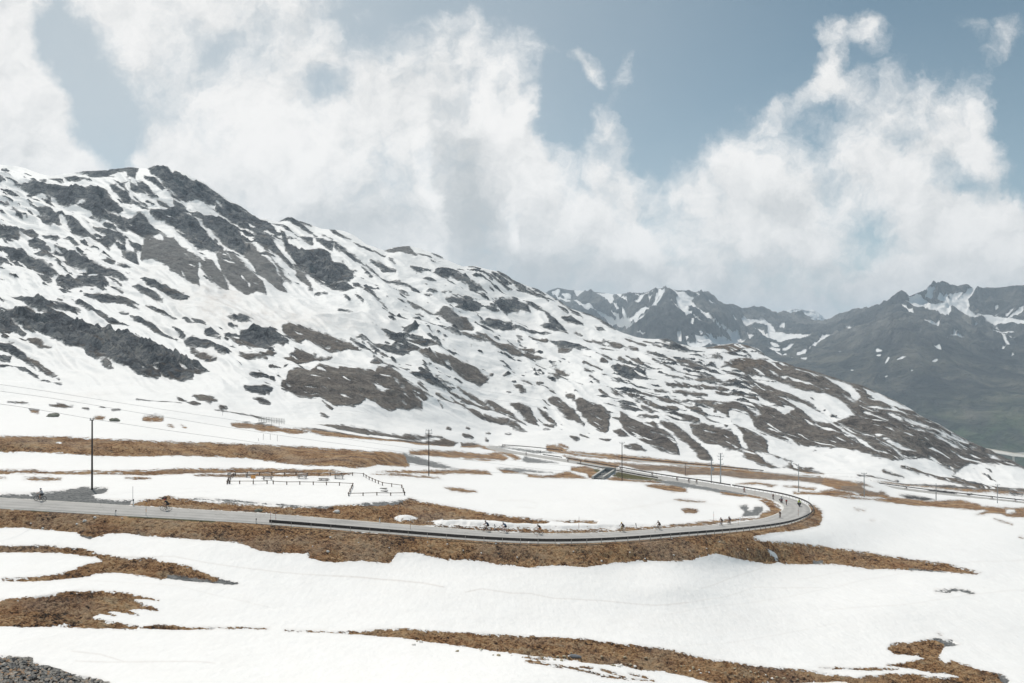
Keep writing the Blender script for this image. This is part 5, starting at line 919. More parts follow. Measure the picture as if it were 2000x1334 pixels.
d10, d5 = TP['p10'][1].y, TP['p5'][1].y
cable('pale cable sagging between the thin pole and the transformer pole', [(1338.5, 906, d10), (1348, 914, d10), (1360, 917.8, (d10+d5)/2), (1374, 915, d5), (1389, 908.5, d5)], .05)

# ---------------------------------------------------------------- roadside markers
def snow_pole(label, px, py0, py1, pal, lean=0.0, rad=.03):
    p = base(px, py0); h = top_h(p, py1); t = thing('snow_pole', label, 'snow pole', p, 0, 'snow poles along the road'); n_ = 5 if len(pal) > 1 else 1
    for k in range(n_):
        z0, z1 = (h*k/n_ if k else -.3), h*(k+1)/n_; MB().tube([(lean*z0, 0, z0), (lean*z1, 0, z1)], rad, 7).build('band' if n_ > 1 else 'stick', pal[k % len(pal)], t)
def marker(label, px, py0, py1, lean=0.0, dark=.28, rx=0):
    p = base(px, py0); h = top_h(p, py1); t = thing('delineator_post', label, 'marker post', p, 0, 'white marker posts along the road', rx); t.rotation_euler = (0, math.atan(lean), 0)
    MB().box((0, 0, h*(1-dark)/2-.1), (.13, .09, h*(1-dark)+.2)).build('body', M_white, t); MB().box((0, 0, h*(1-dark/2)), (.132, .092, h*dark)).build('cap', M_black, t)
    MB().box((0, -.0475, h*(1-dark*.55)), (.05, .004, h*dark*.5)).build('reflector', M_galv, t)
GO, GR, GG = [M_galv, M_orange], [M_galv, M_red], [M_galv]
for a in [('tall plain grey pole at the end of the gravel layby', 259.2, 988, 950, GG), ('orange banded pole just left of the cyclist in white and red helmet', 284.8, 1008, 974, GO, .03), ('thin red-banded pole at the start of the guardrail', 528.5, 1019, 998, GR), ('thin pole one step right of the guardrail start', 538.5, 1020, 999, GR),
          ('orange pole on the brown verge above the small snow lump', 777, 1017, 990, GO, .03), ('orange pole behind the guardrail below the small snow lump', 801.5, 1036, 1012, GO), ('red-banded pole in front of the cyclist with orange shorts', 1049, 1051, 1030, GR), ('thin reddish pole by the far verge, alone between the dark and the yellow cyclists', 1130.5, 1036, 1009, GR, .02),
          ('orange pole next to the cyclist in black before the bend', 1279.5, 1041, 1023, GO), ('tall thin pole rising from the snow left of the paired cyclists', 1394, 1024, 999, GR), ('orange pole just right of the paired cyclists', 1442, 1027, 1010, GO), ('thin pole on the outer edge of the bend below the motorcycle', 1559.5, 1010, 992, GR), ('thin pole by the inner edge of the upper road left of the bend', 1474.5, 968, 958, GO), ('thin pole by the upper road under the tallest grey pole', 1379, 952, 937, GG), ('thin pole in the snow right of the bend', 1580, 985, 970, GG)]:
    snow_pole(*a[:5], *(a[5:] or ()))
for a in [('white marker post leaning right below the gravel layby', 224.5, 1006.5, 996, .18), ('white marker post beside the tall grey pole', 260.5, 988.5, 975), ('white marker post left of the guardrail start', 500.3, 1023.5, 1012.5), ('white marker post in the brown verge left of the snow lump', 741.5, 1021, 1010), ('white marker post between the two cyclists in blue', 966, 1035, 1024), ('leaning dark-topped marker post right of the yellow cyclist', 1243.5, 1034, 1022, -.15, .5), ('small marker post at the inner start of the bend', 1445.5, 1019, 1010.5)]:
    marker(*a[:4], *(a[4:] or ()))
p = base(1055.5, 889); h = top_h(p, 880.5); t = thing('road_sign', 'small triangular road sign on a post beside the distant road', 'road sign', p)
MB().tube([(0, 0, -.3), (0, 0, h)], .05, 8).build('post', M_galv, t); s_ = .62; b_ = MB(); vs_ = [b_.b.verts.new((x_, y_, z_)) for y_ in (-.03, -.06) for x_, z_ in ((-s_, h-.9), (s_, h-.9), (0, h+.15))]
b_.b.faces.new(vs_[:3]); b_.b.faces.new(vs_[3:][::-1])
for i_ in range(3): b_.b.faces.new((vs_[i_], vs_[(i_+1) % 3], vs_[3+(i_+1) % 3], vs_[3+i_]))
b_.build('plate', simple('sign_back', (.12, .12, .125), .5, .3), t)

# ---------------------------------------------------------------- picnic ground in the snow
fpost = {}
def fence(label, pts, h=.66, rail_drop=.10):
    P = [base(*p) for p in pts]; t = thing('wooden_fence', label, 'fence', P[0], 0, 'low wooden fences round the picnic ground')
    for p in P:
        MB().box((0, 0, h/2-.2), (.15, .15, h+.4)).box((0, 0, h-.12), (.34, .17, .07)).build('post', M_wood, t).location = p-P[0]
    for a, b_ in zip(P, P[1:]):
        MB().tube([a-P[0]+Vector((0, 0, h-rail_drop)), b_-P[0]+Vector((0, 0, h-rail_drop))], .055, 8).build('rail', M_wood, t)
fence('low wooden fence run left of the gap, ending below the ochre board', [(448, 945.5), (468, 946), (494.5, 946.5), (521.5, 946.5)])
fence('long low fence run on the road side, right of the gap', [(533.5, 946.5), (560, 947.5), (585.5, 947.5), (611.7, 948), (637.5, 948.5), (663, 949), (689, 950.5), (687, 955.5), (684, 961.5), (681, 969)])
fence('nearest low fence run, in front of the two snow-buried tables', [(681, 969.5), (709, 968.5), (736, 968.5), (763, 968.5), (790, 968)], .58)
fence('short fence run closing the right end and climbing back to the corner', [(790, 968), (787.5, 961), (784.5, 953.5), (765, 951), (747, 948.5), (739, 945.5), (733, 943), (727, 940.5), (721, 937.5), (715, 934), (710, 930.5)], .7)
fence('back fence run along the brown strip behind the picnic tables', [(710, 930.5), (688.5, 930), (667, 930), (645, 930), (623, 930), (600, 929.8), (578, 929.5), (555, 929.5), (531, 929.5), (507, 929.3), (483, 929), (459.5, 929)], .72)
fence('left end fence run with close-set posts', [(459.5, 929), (456, 931.5), (453, 934), (450, 937), (447, 940), (445, 943), (443.5, 946)], .72)
def picnic_table(label, px, py, rz=0, sink=0.0):
    p = base(px, py); t = thing('picnic_table', label, 'picnic table', p-Vector((0, 0, sink)), rz, 'picnic tables in the snow'); b_ = MB()
    for k in range(5): b_.box((0, -.32+.16*k, .74), (2.1, .145, .045))
    b_.build('tabletop', M_grwood, t)
    for s_ in (-1, 1):
        MB().box((0, s_*.68-.08, .44), (2.1, .14, .045)).box((0, s_*.68+.08, .44), (2.1, .14, .045)).build('bench_seat', M_grwood, t)
    for x_ in (-.75, .75):
        MB().box((x_, 0, .39), (.06, 1.5, .09)).box((x_, -.38, .36), (.07, .09, .78), Matrix.Rotation(.32, 4, 'X')).box((x_, .38, .36), (.07, .09, .78), Matrix.Rotation(-.32, 4, 'X')).box((x_, 0, .69), (.06, .8, .07)).build('leg_frame', M_wood, t)
picnic_table('grey picnic table just right of the ochre board', 522.5, 938.5, .05)
picnic_table('grey picnic table with benches on the middle of the brown strip', 590.5, 936, -.12)
picnic_table('grey picnic table half hidden behind the ochre board', 489, 933, .1)
picnic_table('grey picnic table near the right end of the back fence', 662, 935, .15)
picnic_table('grey picnic table sunk to its top in the snow by the front fence', 632, 939.5, -.2, .3)
def buried(label, px, py):
    p = base(px, py); t = thing('picnic_table', label, 'picnic table', p-Vector((0, 0, .62)), .1, 'picnic tables in the snow'); b_ = MB()
    for k in range(5): b_.box((0, -.32+.16*k, .74), (1.5-.12*abs(k-2), .145, .045))
    b_.build('tabletop', M_grwood, t); MB().box((0, 0, .68), (1.1, .5, .08)).build('leg_frame', M_wood, t)
buried('table top just clear of the snow, upper of the buried pair', 749, 955.5); buried('table top just clear of the snow, lower of the buried pair', 750.5, 961)
p = base(494.7, 946); h = top_h(p, 928); t = thing('notice_board', 'blank ochre board on a post at the picnic ground gap', 'notice board', p)
MB().box((0, 0, h*.33-.2), (.09, .09, h*.66+.4)).build('post', M_galv, t); MB().box((0, -.03, h-.33), (.84, .06, .66)).build('board', M_sign, t)
p = base(446.5, 946); h = top_h(p, 925); t = thing('information_panel', 'grey slanted information panel above the left fence corner', 'information panel', p)
MB().box((-.1, 0, h*.45-.2), (.09, .09, h*.9+.4)).box((.25, .1, h*.45-.2), (.09, .09, h*.9+.4)).build('post', M_grwood, t); MB().box((.1, 0, h), (.8, .5, .06), Matrix.Rotation(.7, 4, 'X') @ Matrix.Rotation(-.35, 4, 'Y')).build('panel', M_grwood, t)

# ---------------------------------------------------------------- avalanche fence, stakes, culvert, viaduct
pa, pb = base(505.5, 824), base(555, 829); t = thing('snow_fence', 'grey slatted snow fence on the slope above the brown bank', 'snow fence', pa); e = pb-pa; n_ = 10; hh = 2.1
for k in range(n_+1):
    q_ = pa+e*(k/n_); MB().box((0, 0, hh/2-.3), (.12, .12, hh+.6)).build('post', M_pwood, t).location = q_-pa+Vector((0, 0, 0))
b_ = MB()
for j in range(6):
    z_ = .35+j*.32; b_.tube([Vector((0, -.1, z_)), e+Vector((0, -.1, z_))], .06, 6)
b_.build('slats', M_pwood, t)
for k, (a_, b0, b1) in enumerate([(517.5, 834.5, 827), (530.5, 835.5, 826), (545, 834, 826.5), (599.5, 838, 834), (504.5, 862, 856), (514, 859, 847), (528, 860, 848), (541.5, 862, 850), (434.5, 812, 803)]):
    p = base(a_, b0); h = top_h(p, b1); o = MB().tube([(0, 0, -.3), (.03*(k % 3-1)*h, 0, h)], .05, 6).build('stake', M_grwood); o.location = p
    tagit(o, ['thin stake in the snow, left under the snow fence', 'thin stake under the middle of the snow fence', 'thin stake under the right end of the snow fence', 'lone thin stake well right of the snow fence', 'leftmost stake of the lower row above the brown bank', 'second stake of the lower row above the brown bank', 'third stake of the lower row above the brown bank', 'rightmost stake of the lower row above the brown bank', 'stake on the snow right of the small round brown islets'][k], 'stake', 'thin stakes in the snow')
# culvert mouth under the road
A0, A1, B0, B1 = base(1181, 920.5), base(1157.5, 936), base(1199, 923), base(1177.5, 937.2)
t = thing('culvert', 'concrete culvert mouth with sloping walls and a dark opening below the upper road', 'culvert', A1)
def wall(name, a, b_, wd, hh, mat):
    d_ = b_-a; L_ = d_.length; c_ = (a+b_)/2-A1+Vector((0, 0, hh*.5-.25)); return MB().box(c_, (L_, wd, hh), d_.to_track_quat('X', 'Z').to_matrix().to_4x4()).build(name, mat, t)
wall('wing_wall', A0, A1, .8, 1.3, M_conc); wall('wing_wall', B0, B1, .8, 1.3, M_conc); wall('headwall', A0+Vector((-.6, .5, .3)), B0+Vector((.6, .5, .3)), .9, 1.7, M_conc)
wall('cross_beam', (A0+A1)/2+Vector((0, 0, .3)), (B0+B1)/2+Vector((0, 0, .3)), .4, .5, M_conc)
b_ = MB(); b_.b.faces.new([b_.b.verts.new(v-A1+Vector((0, 0, .32))) for v in (A0, B0, B1, A1)]); b_.build('opening', M_culvert_shade, t)  # flat dark sheet over the ground, painted as the culvert's shaded inside
# viaduct beyond the shoulder of the hill
V0, V1, V2 = Vector(W3(1925, 878.5, 900)), Vector(W3(1980, 888, 800)), Vector(W3(2120, 905, 660)); t = thing('viaduct', 'pale concrete viaduct deck on a slim pier behind the hill shoulder', 'viaduct', V1)
for name, dz_, wd, hh, mt in (('deck', 0, 9.0, 1.8, M_pconc), ('parapet', 1.45, .4, 1.1, M_conc)):
    b_ = MB()
    for a, c_ in ((V0, V1), (V1, V2)):
        d_ = c_-a; b_.box((a+c_)/2-V1+Vector((0, 0, dz_)), (d_.length+.5, wd, hh), d_.to_track_quat('X', 'Z').to_matrix().to_4x4())
    b_.build(name, mt, t)
MB().tube([(0, 0, -60), (0, 0, -.9)], [1.15, .95], 12).build('pier', M_pconc, t, True); MB().box((0, 0, -1.2), (3.2, 5.0, 1.0)).build('pier_cap', M_pconc, t)
V3, V4 = Vector(W3(1979, 887.0, 1150)), Vector(W3(2180, 872, 1050)); t = thing('retaining_wall', 'pale road wall on the green slope at the right edge', 'wall', V3)
d_ = V4-V3; MB().box(d_/2, (d_.length, 3.0, 2.4), d_.to_track_quat('X', 'Z').to_matrix().to_4x4()).build('wall', M_pconc, t); MB().box(d_/2+Vector((0, 0, 1.5)), (d_.length, .5, .7), d_.to_track_quat('X', 'Z').to_matrix().to_4x4()).build('coping', M_conc, t)

# ---------------------------------------------------------------- boulders and stones
def rock(name, label, cat, px, py, dims, mat, group=None, rz=0, sub=3, rough=.16, sink=.3):
    p = base(px, py); b_ = MB(); r_ = bmesh.ops.create_icosphere(b_.b, subdivisions=sub, radius=1.0); sd_ = random.randint(0, 99)
    for v in r_['verts']:
        k_ = 1+rough*2*float(gnoise(np.array([v.co.x*1.7+v.co.z]), np.array([v.co.y*1.7-v.co.z*.6]), sd_)[0]); v.co = Vector((v.co.x*dims[0]*k_, v.co.y*dims[1]*k_, v.co.z*dims[2]*k_))
    o = b_.build(name, mat, None, True); o.location = p+Vector((0, 0, dims[2]*(1-2*sink))); o.rotation_euler = (random.uniform(-.2, .2), random.uniform(-.2, .2), rz); return tagit(o, label, cat, group)
rock('boulder', 'grey-green rounded boulder lying in the snow, left one', 'boulder', 103, 815, (1.75, 1.5, .75), M_moss, 'boulders in the snow', sub=4)
rock('boulder', 'grey-green rounded boulder in the snow right of the pole top', 'boulder', 223, 823, (1.6, 1.4, .75), M_moss, 'boulders in the snow', sub=4)
rock('rock_slab', 'blue-grey rectangular slab lying on the brown turf strip in front', 'rock', 1123, 1284, (.72, .3, .2), M_slab, None, .12, 3, .1)
rock('boulder', 'grey lichened boulder on the verge above the road, right of the guardrail start', 'boulder', 657, 1003.5, (.5, .4, .33), M_stone, 'grey boulders on the verge')
rock('boulder', 'mossy grey boulder beside the road just left of the guardrail start', 'boulder', 505, 1000, (.6, .45, .33), M_moss, 'grey boulders on the verge'); rock('boulder', 'brown rock on the verge crest above the cyclist in the red helmet', 'boulder', 321, 976.5, (.42, .32, .22), simple('brown_rock', (.10, .07, .055), .9, 0, .4, 3.0), 'grey boulders on the verge')
SG = 'pale stones on the embankment below the guardrail'
for (x_, y_, r_) in [(968.5, 1063, .13), (1033, 1062, .2), (1091, 1063.5, .18), (969, 1057.5, .12), (1047, 1060, .10), (1193, 1058.5, .12), (1312, 1053, .13), (874, 1063, .1), (940, 1082, .12), (1175, 1097, .16), (1316, 1086, .13), (645, 1051, .14), (640, 1078, .18), (873, 1064, .1), (700, 1061, .09), (760, 1072, .1), (185, 1013, .18), (165, 1021, .2), (150, 1025, .14), (238, 1013, .1), (83, 1033, .14), (60, 1025, .12), (560, 1050, .1), (610, 1068, .1), (1120, 1078, .11), (1230, 1080, .12), (1260, 1092, .12), (1010, 1090, .12), (905, 1075, .1), (835, 1060, .09), (1405, 1060, .12), (1460, 1075, .14), (1380, 1072, .1)]:
    rock('stone', 'pale stone lying loose on the brown embankment below the near road', 'stone', x_, y_, (r_*1.25, r_, r_*.85), M_stone, SG, random.random()*3, 2)
SF = 'stones in the nearest strip of brown turf'
M_st2 = simple('buff_stone', (.42, .36, .25), .9, 0, .35, 5.0)
for k in range(60):
    f_ = random.random(); x_ = 800+f_*760+random.uniform(-30, 30); lo = np.interp(x_, [650, 900, 1130, 1300, 1500, 1650], [1242, 1277, 1296, 1312, 1328, 1334]); y_ = lo-abs(random.gauss(0, 9))-1
    r_ = random.uniform(.07, .17); rock('stone', 'buff stone half sunk in the nearest strip of brown turf', 'stone', x_, y_, (r_*1.3, r_, r_*.7), M_st2 if k % 3 else M_stone, SF, random.random()*3, 2)
# ---------------------------------------------------------------- cyclists, their bicycles, motorcycles
def skin_mesh(name, V, E, mat, root, sub=1):
    """one continuous tapering surface grown round a jointed skeleton: V = {joint: (x, y, z, radius)}"""
    ks = list(V); me = bpy.data.meshes.new(name); me.from_pydata([V[k][:3] for k in ks], [(ks.index(a), ks.index(b)) for a, b in E], [])
    o = bpy.data.objects.new(name, me); C.objects.link(o); o.modifiers.new('skin', 'SKIN'); sv = me.skin_vertices[0].data if me.skin_vertices else None
    if sv is None:
        bm0 = bmesh.new(); bm0.from_mesh(me); bm0.verts.layers.skin.verify(); bm0.to_mesh(me); bm0.free(); sv = me.skin_vertices[0].data
    for i, k in enumerate(ks): sv[i].radius = (V[k][3], V[k][3]); sv[i].use_root = (k == root)
    ms = o.modifiers.new('sub', 'SUBSURF'); ms.levels = sub; ms.render_levels = sub
    dg = bpy.context.evaluated_depsgraph_get(); dg.update(); r = bpy.data.meshes.new_from_object(o.evaluated_get(dg)); bpy.data.objects.remove(o); bpy.data.meshes.remove(me)
    r.name = name; r.materials.clear(); r.materials.append(mat)
    for p in r.polygons: p.use_smooth = True
    return r
def body_pose(hip, chest, neck, head, sh, el, ha, legs, hy=.2):
    V = {'pelvis': (*hip, .145), 'belly': ((hip[0]+chest[0])/2, 0, (hip[2]+chest[2])/2, .135), 'chest': (*chest, .155), 'neck': (*neck, .058)}
    E = [('pelvis', 'belly'), ('belly', 'chest'), ('chest', 'neck')]
    hx, _, hz = head; V.update({'jaw': (hx-.01, 0, hz-.07, .07), 'skull': (hx, 0, hz+.01, .092), 'crown': (hx-.01, 0, hz+.075, .06), 'nose': (hx+.105, 0, hz-.02, .018)})
    E += [('neck', 'jaw'), ('jaw', 'skull'), ('skull', 'crown'), ('skull', 'nose')]
    for s_, t in ((-1, 'r'), (1, 'l')):
        V[t+'sh'] = (sh[0], s_*sh[1], sh[2], .068); V[t+'el'] = (el[0], s_*el[1], el[2], .045); V[t+'wr'] = (ha[0]-.05, s_*hy, ha[2]+.02, .030); V[t+'pa'] = (ha[0]+.02, s_*hy, ha[2]+.015, .032)
        E += [('chest', t+'sh'), (t+'sh', t+'el'), (t+'el', t+'wr'), (t+'wr', t+'pa')]
        V[t+'ear'] = (hx-.01, s_*.098, hz-.015, .018); E.append(('skull', t+'ear'))
        for k, (dy, ln) in enumerate(((-.030, .050), (-.010, .058), (.011, .054), (.031, .044))):
            V[f'{t}f{k}a'] = (ha[0]+.02+ln*.8, s_*hy+dy, ha[2]+.012, .0095); V[f'{t}f{k}b'] = (ha[0]+.03+ln*.75, s_*hy+dy, ha[2]-.035, .0085); E += [(t+'pa', f'{t}f{k}a'), (f'{t}f{k}a', f'{t}f{k}b')]
        V[t+'tha'] = (ha[0]-.005, s_*(hy-.05), ha[2]-.005, .011); V[t+'thb'] = (ha[0]+.02, s_*(hy-.055), ha[2]-.035, .0095); E += [(t+'pa', t+'tha'), (t+'tha', t+'thb')]
        h_, kn, an, to = legs[0 if s_ < 0 else 1]
        V[t+'hip'] = (*h_, .098); V[t+'kn'] = (*kn, .062); V[t+'calf'] = (kn[0]*.6+an[0]*.4-.02, kn[1], kn[2]*.6+an[2]*.4, .056); V[t+'an'] = (*an, .036); V[t+'toe'] = (*to, .034)
        E += [('pelvis', t+'hip'), (t+'hip', t+'kn'), (t+'kn', t+'calf'), (t+'calf', t+'an'), (t+'an', t+'toe')]
    return V, E
def mixp(a, b, f, r): return tuple(a[i]*(1-f)+b[i]*f for i in range(3))+(r,)
def make_person_meshes(pose, suit):
    V, E = body_pose(*pose); P = {'body': skin_mesh('body', V, E, M_skin, 'pelvis')}
    J = {'pelvis': (*V['pelvis'][:3], .158), 'belly': (*V['belly'][:3], .155), 'chest': (*V['chest'][:3], .175), 'coll': mixp(V['chest'], V['neck'], .6, .085)}; F = [('pelvis', 'belly'), ('belly', 'chest'), ('chest', 'coll')]
    fe = .95 if suit else .62
    for t in 'rl':
        J[t+'sh'] = (*V[t+'sh'][:3], .085); J[t+'up'] = mixp(V[t+'sh'], V[t+'el'], .75, .066); F += [('chest', t+'sh'), (t+'sh', t+'up')]
        if suit: J[t+'el'] = (*V[t+'el'][:3], .06); J[t+'fa'] = mixp(V[t+'el'], V[t+'wr'], .9, .045); F += [(t+'up', t+'el'), (t+'el', t+'fa')]
    P['jersey'] = skin_mesh('jersey', J, F, M_black, 'belly')
    K = {'pelvis': (V['pelvis'][0], 0, V['pelvis'][2]-.01, .165)}; F = []
    for t in 'rl':
        K[t+'hip'] = (*V[t+'hip'][:3], .112); K[t+'th'] = mixp(V[t+'hip'], V[t+'kn'], .7 if not suit else 1.0, .082); F += [('pelvis', t+'hip'), (t+'hip', t+'th')]
        if suit: K[t+'cf'] = (*V[t+'calf'][:3], .072); K[t+'ank'] = (*V[t+'an'][:3], .055); F += [(t+'th', t+'cf'), (t+'cf', t+'ank')]
    P['shorts' if not suit else 'trousers'] = skin_mesh('shorts' if not suit else 'trousers', K, F, M_black, 'pelvis')
    for t in 'rl':
        b_ = MB(); a, z_ = Vector(V[t+'an'][:3]), Vector(V[t+'toe'][:3]); b_.tube([a+Vector((-.05, 0, -.02)), a+Vector((.02, 0, -.035)), z_+Vector((.0, 0, -.005)), z_+Vector((.05, 0, 0))], [.045, .05, .045, .025], 8)
        P['shoe'+t] = b_.data('shoe', M_black, True)
    hx, _, hz = pose[3]; b_ = MB(); r_ = bmesh.ops.create_uvsphere(b_.b, u_segments=16, v_segments=10, radius=1.0)
    for v in r_['verts']:
        z_ = v.co.z if v.co.z > (-.9 if suit else -.12) else (-.9 if suit else -.12); k_ = 1.0 if suit or abs(math.sin(math.atan2(v.co.y, v.co.x+.001)*4)) < .8 else .96
        v.co = Vector((hx+v.co.x*(.145 if not suit else .15)*k_, v.co.y*(.108 if not suit else .13)*k_, hz+(.03 if not suit else .01)+z_*(.115 if not suit else .14)))
    P['helmet'] = b_.data('helmet', M_black, True)
    if suit: P['visor'] = MB().ball((hx+.09, 0, hz), (.075, .105, .05)).data('visor', M_black, True)
    return P
LEGS = [((-.16, -.09, .97), (.24, -.10, .80), (-.05, -.11, .50), (.07, -.11, .46)), ((-.16, .09, .97), (.12, .10, .62), (-.03, .11, .20), (.09, .11, .16))]
ROADP = make_person_meshes(((-.19, 0, 1.02), (.10, 0, 1.31), (.22, 0, 1.41), (.34, 0, 1.50), (.16, .18, 1.33), (.36, .21, 1.12), (.55, .2, 1.0), LEGS), False)
UPP = make_person_meshes(((-.19, 0, 1.03), (-.02, 0, 1.40), (.04, 0, 1.53), (.10, 0, 1.66), (.0, .19, 1.43), (.20, .24, 1.20), (.46, .24, 1.07), LEGS, .24), False)
ML = [((-.12, -.14, .86), (.24, -.24, .72), (.0, -.25, .36), (.13, -.26, .32)), ((-.12, .14, .86), (.24, .24, .72), (.0, .25, .36), (.13, .26, .32))]
MOTOP = make_person_meshes(((-.14, 0, .93), (-.06, 0, 1.32), (-.03, 0, 1.46), (.0, 0, 1.60), (-.05, .2, 1.36), (.18, .32, 1.16), (.42, .33, 1.08), ML, .33), True)
PL = [((-.58, -.16, .96), (-.20, -.28, .84), (-.40, -.28, .48), (-.28, -.28, .44)), ((-.58, .16, .96), (-.20, .28, .84), (-.40, .28, .48), (-.28, .28, .44))]
PASSP = make_person_meshes(((-.60, 0, 1.03), (-.52, 0, 1.42), (-.50, 0, 1.56), (-.46, 0, 1.70), (-.51, .2, 1.46), (-.38, .27, 1.22), (-.20, .17, 1.14), PL, .17), True)
def fabric(name, col): return simple(name, col, .75, 0, .18, 9.0)
PAL = {'grey': fabric('light_grey_fabric', (.50, .53, .58)), 'black': fabric('black_fabric', (.022, .022, .026)), 'navy': fabric('navy_fabric', (.03, .05, .10)), 'blue': fabric('blue_fabric', (.05, .12, .24)), 'yellow': fabric('yellow_fabric', (.75, .62, .05)), 'hiviz': fabric('high_visibility_fabric', (.66, .80, .05)),
       'orange': fabric('orange_fabric', (.75, .28, .10)), 'red': fabric('red_fabric', (.50, .05, .04)), 'white': fabric('white_fabric', (.78, .78, .78)), 'brown': fabric('dark_red_fabric', (.12, .035, .03)), 'green': fabric('green_fabric', (.25, .42, .08)), 'pink': fabric('pale_red_fabric', (.55, .25, .22))}
def put_mat(o, mt): o.material_slots[0].link = 'OBJECT'; o.material_slots[0].material = mt
def person(P, label, loc, rot, jersey, shorts, helmet, group, shoe='black'):
    t = link('person', P['body'], None, loc); t.rotation_euler = rot; tagit(t, label, 'person', group); cols = {'jersey': jersey, 'shorts': shorts, 'trousers': shorts, 'helmet': helmet, 'shoer': shoe, 'shoel': shoe, 'visor': 'black'}
    for k, me in P.items():
        if k != 'body': put_mat(link(me.name.split('.')[0], me, t), PAL[cols[k]])
    return t
# bicycle
WR = .335
def bike_wheel(r, w_, spokes, rimr):
    b_ = MB().torus((0, 0, 0), r-w_*1.25, rimr, 28, 6).tube([(0, -.05, 0), (0, .05, 0)], .025, 8)
    for k in range(spokes):
        a = 2*math.pi*k/spokes; b_.tube([(0, .03*(-1)**k, 0), ((r-w_*1.3)*math.cos(a), 0, (r-w_*1.3)*math.sin(a))], .004, 4, False)
    return b_.data('wheel', M_alu), MB().torus((0, 0, 0), r-w_, w_, 32, 8).data('tyre', M_rubber, True)
BW, BT = bike_wheel(WR, .022, 16, .012); FW, FT = bike_wheel(.345, .035, 16, .014)
def frame_mesh():
    b_ = MB(); bb, st, hd, hb, rw = (-.02, 0, .28), (-.19, 0, .86), (.36, 0, .90), (.39, 0, .74), (-.47, 0, WR)
    b_.tube([bb, st], .019).tube([st, hd], .019).tube([hb, bb], .022).tube([hd, hb], .022)
    for s_ in (-1, 1): b_.tube([(bb[0], s_*.03, bb[2]), (rw[0], s_*.06, rw[2])], .011, 6).tube([(st[0], s_*.03, st[2]-.06), (rw[0], s_*.06, rw[2])], .010, 6).tube([(hb[0], s_*.04, hb[2]-.02), (.46, s_*.055, .55), (.53, s_*.055, WR)], [.016, .014, .010], 6)
    return b_.data('frame', M_black, True)
BF = frame_mesh()
BH = MB().tube([(.36, 0, .90), (.37, 0, .96), (.46, 0, .985)], .014).tube([(.46, -.21, .985), (.46, .21, .985)], .013).tube([(.46, -.21, .985), (.55, -.21, .985), (.58, -.21, .92), (.52, -.21, .86)], .012).tube([(.46, .21, .985), (.55, .21, .985), (.58, .21, .92), (.52, .21, .86)], .012).data('handlebar', M_black, True)
BH2 = MB().tube([(.36, 0, .90), (.37, 0, 1.0), (.42, 0, 1.03)], .014).tube([(.40, -.33, 1.04), (.43, 0, 1.03), (.40, .33, 1.04)], .014).data('handlebar', M_black, True)
BS = MB().tube([(-.19, 0, .86), (-.205, 0, .95)], .013).ball((-.22, 0, .955), (.135, .065, .025)).data('saddle', M_black, True)
BC = MB().torus((-.02, -.045, .28), .09, .008, 20, 5).tube([(-.02, -.06, .28), (-.0, -.065, .45)], .012, 6).tube([(-.02, .06, .28), (.0, .065, .11)], .012, 6).box((0, -.11, .45), (.09, .08, .02)).box((0, .11, .11), (.09, .08, .02)).data('crankset', M_alu)
def bicycle(label, loc, rot, mt, fat=False):
    t = thing('bicycle', label, 'bicycle', loc, 0, 'bicycles on the mountain road'); t.rotation_euler = rot
    for x_ in (-.47, .53):
        w_ = link('wheel', FW if fat else BW, t, Vector((x_, 0, WR+(.01 if fat else 0)))); link('tyre', FT if fat else BT, w_)
    put_mat(link('frame', BF, t), mt); link('handlebar', BH2 if fat else BH, t); link('saddle', BS, t); link('crankset', BC, t)
    return t
def on_road(px, py, Cn, N, back=None):
    best = None; lim = (RW/2-.25) if Cn is RC1 else 2.6
    for i in range(0, len(Cn)):
        if back is not None and Cn is RC1 and (i > apex) != back: continue
        for o_ in np.linspace(-lim, lim, 15):
            p = Cn[i]+N[i]*o_; e = (p[0]/p[1]*FPX+CX-px)**2+3*(CY-p[2]/p[1]*FPX-py)**2
            if best is None or e < best[0]: best = (e, i, o_)
    _, i, o_ = best; p = Cn[i]+N[i]*o_; a, b = Cn[max(i-2, 0)], Cn[min(i+2, len(Cn)-1)]; d = a-b           # riding up: against the course of the line
    h = math.atan2(d[1], d[0]); pt = -math.atan2(d[2], math.hypot(d[0], d[1])); return Vector(p)+Vector((0, 0, .005)), h, pt
RB = {'black': M_black, 'red': simple('red_frame', (.45, .05, .04), .4, 0, .1), 'yellow': simple('yellow_frame', (.7, .55, .04), .4, 0, .1), 'blue': simple('blue_frame', (.05, .14, .3), .4, 0, .1), 'white': simple('white_frame', (.7, .7, .7), .4, 0, .1), 'grey': simple('grey_frame', (.2, .2, .22), .4, .2, .1)}
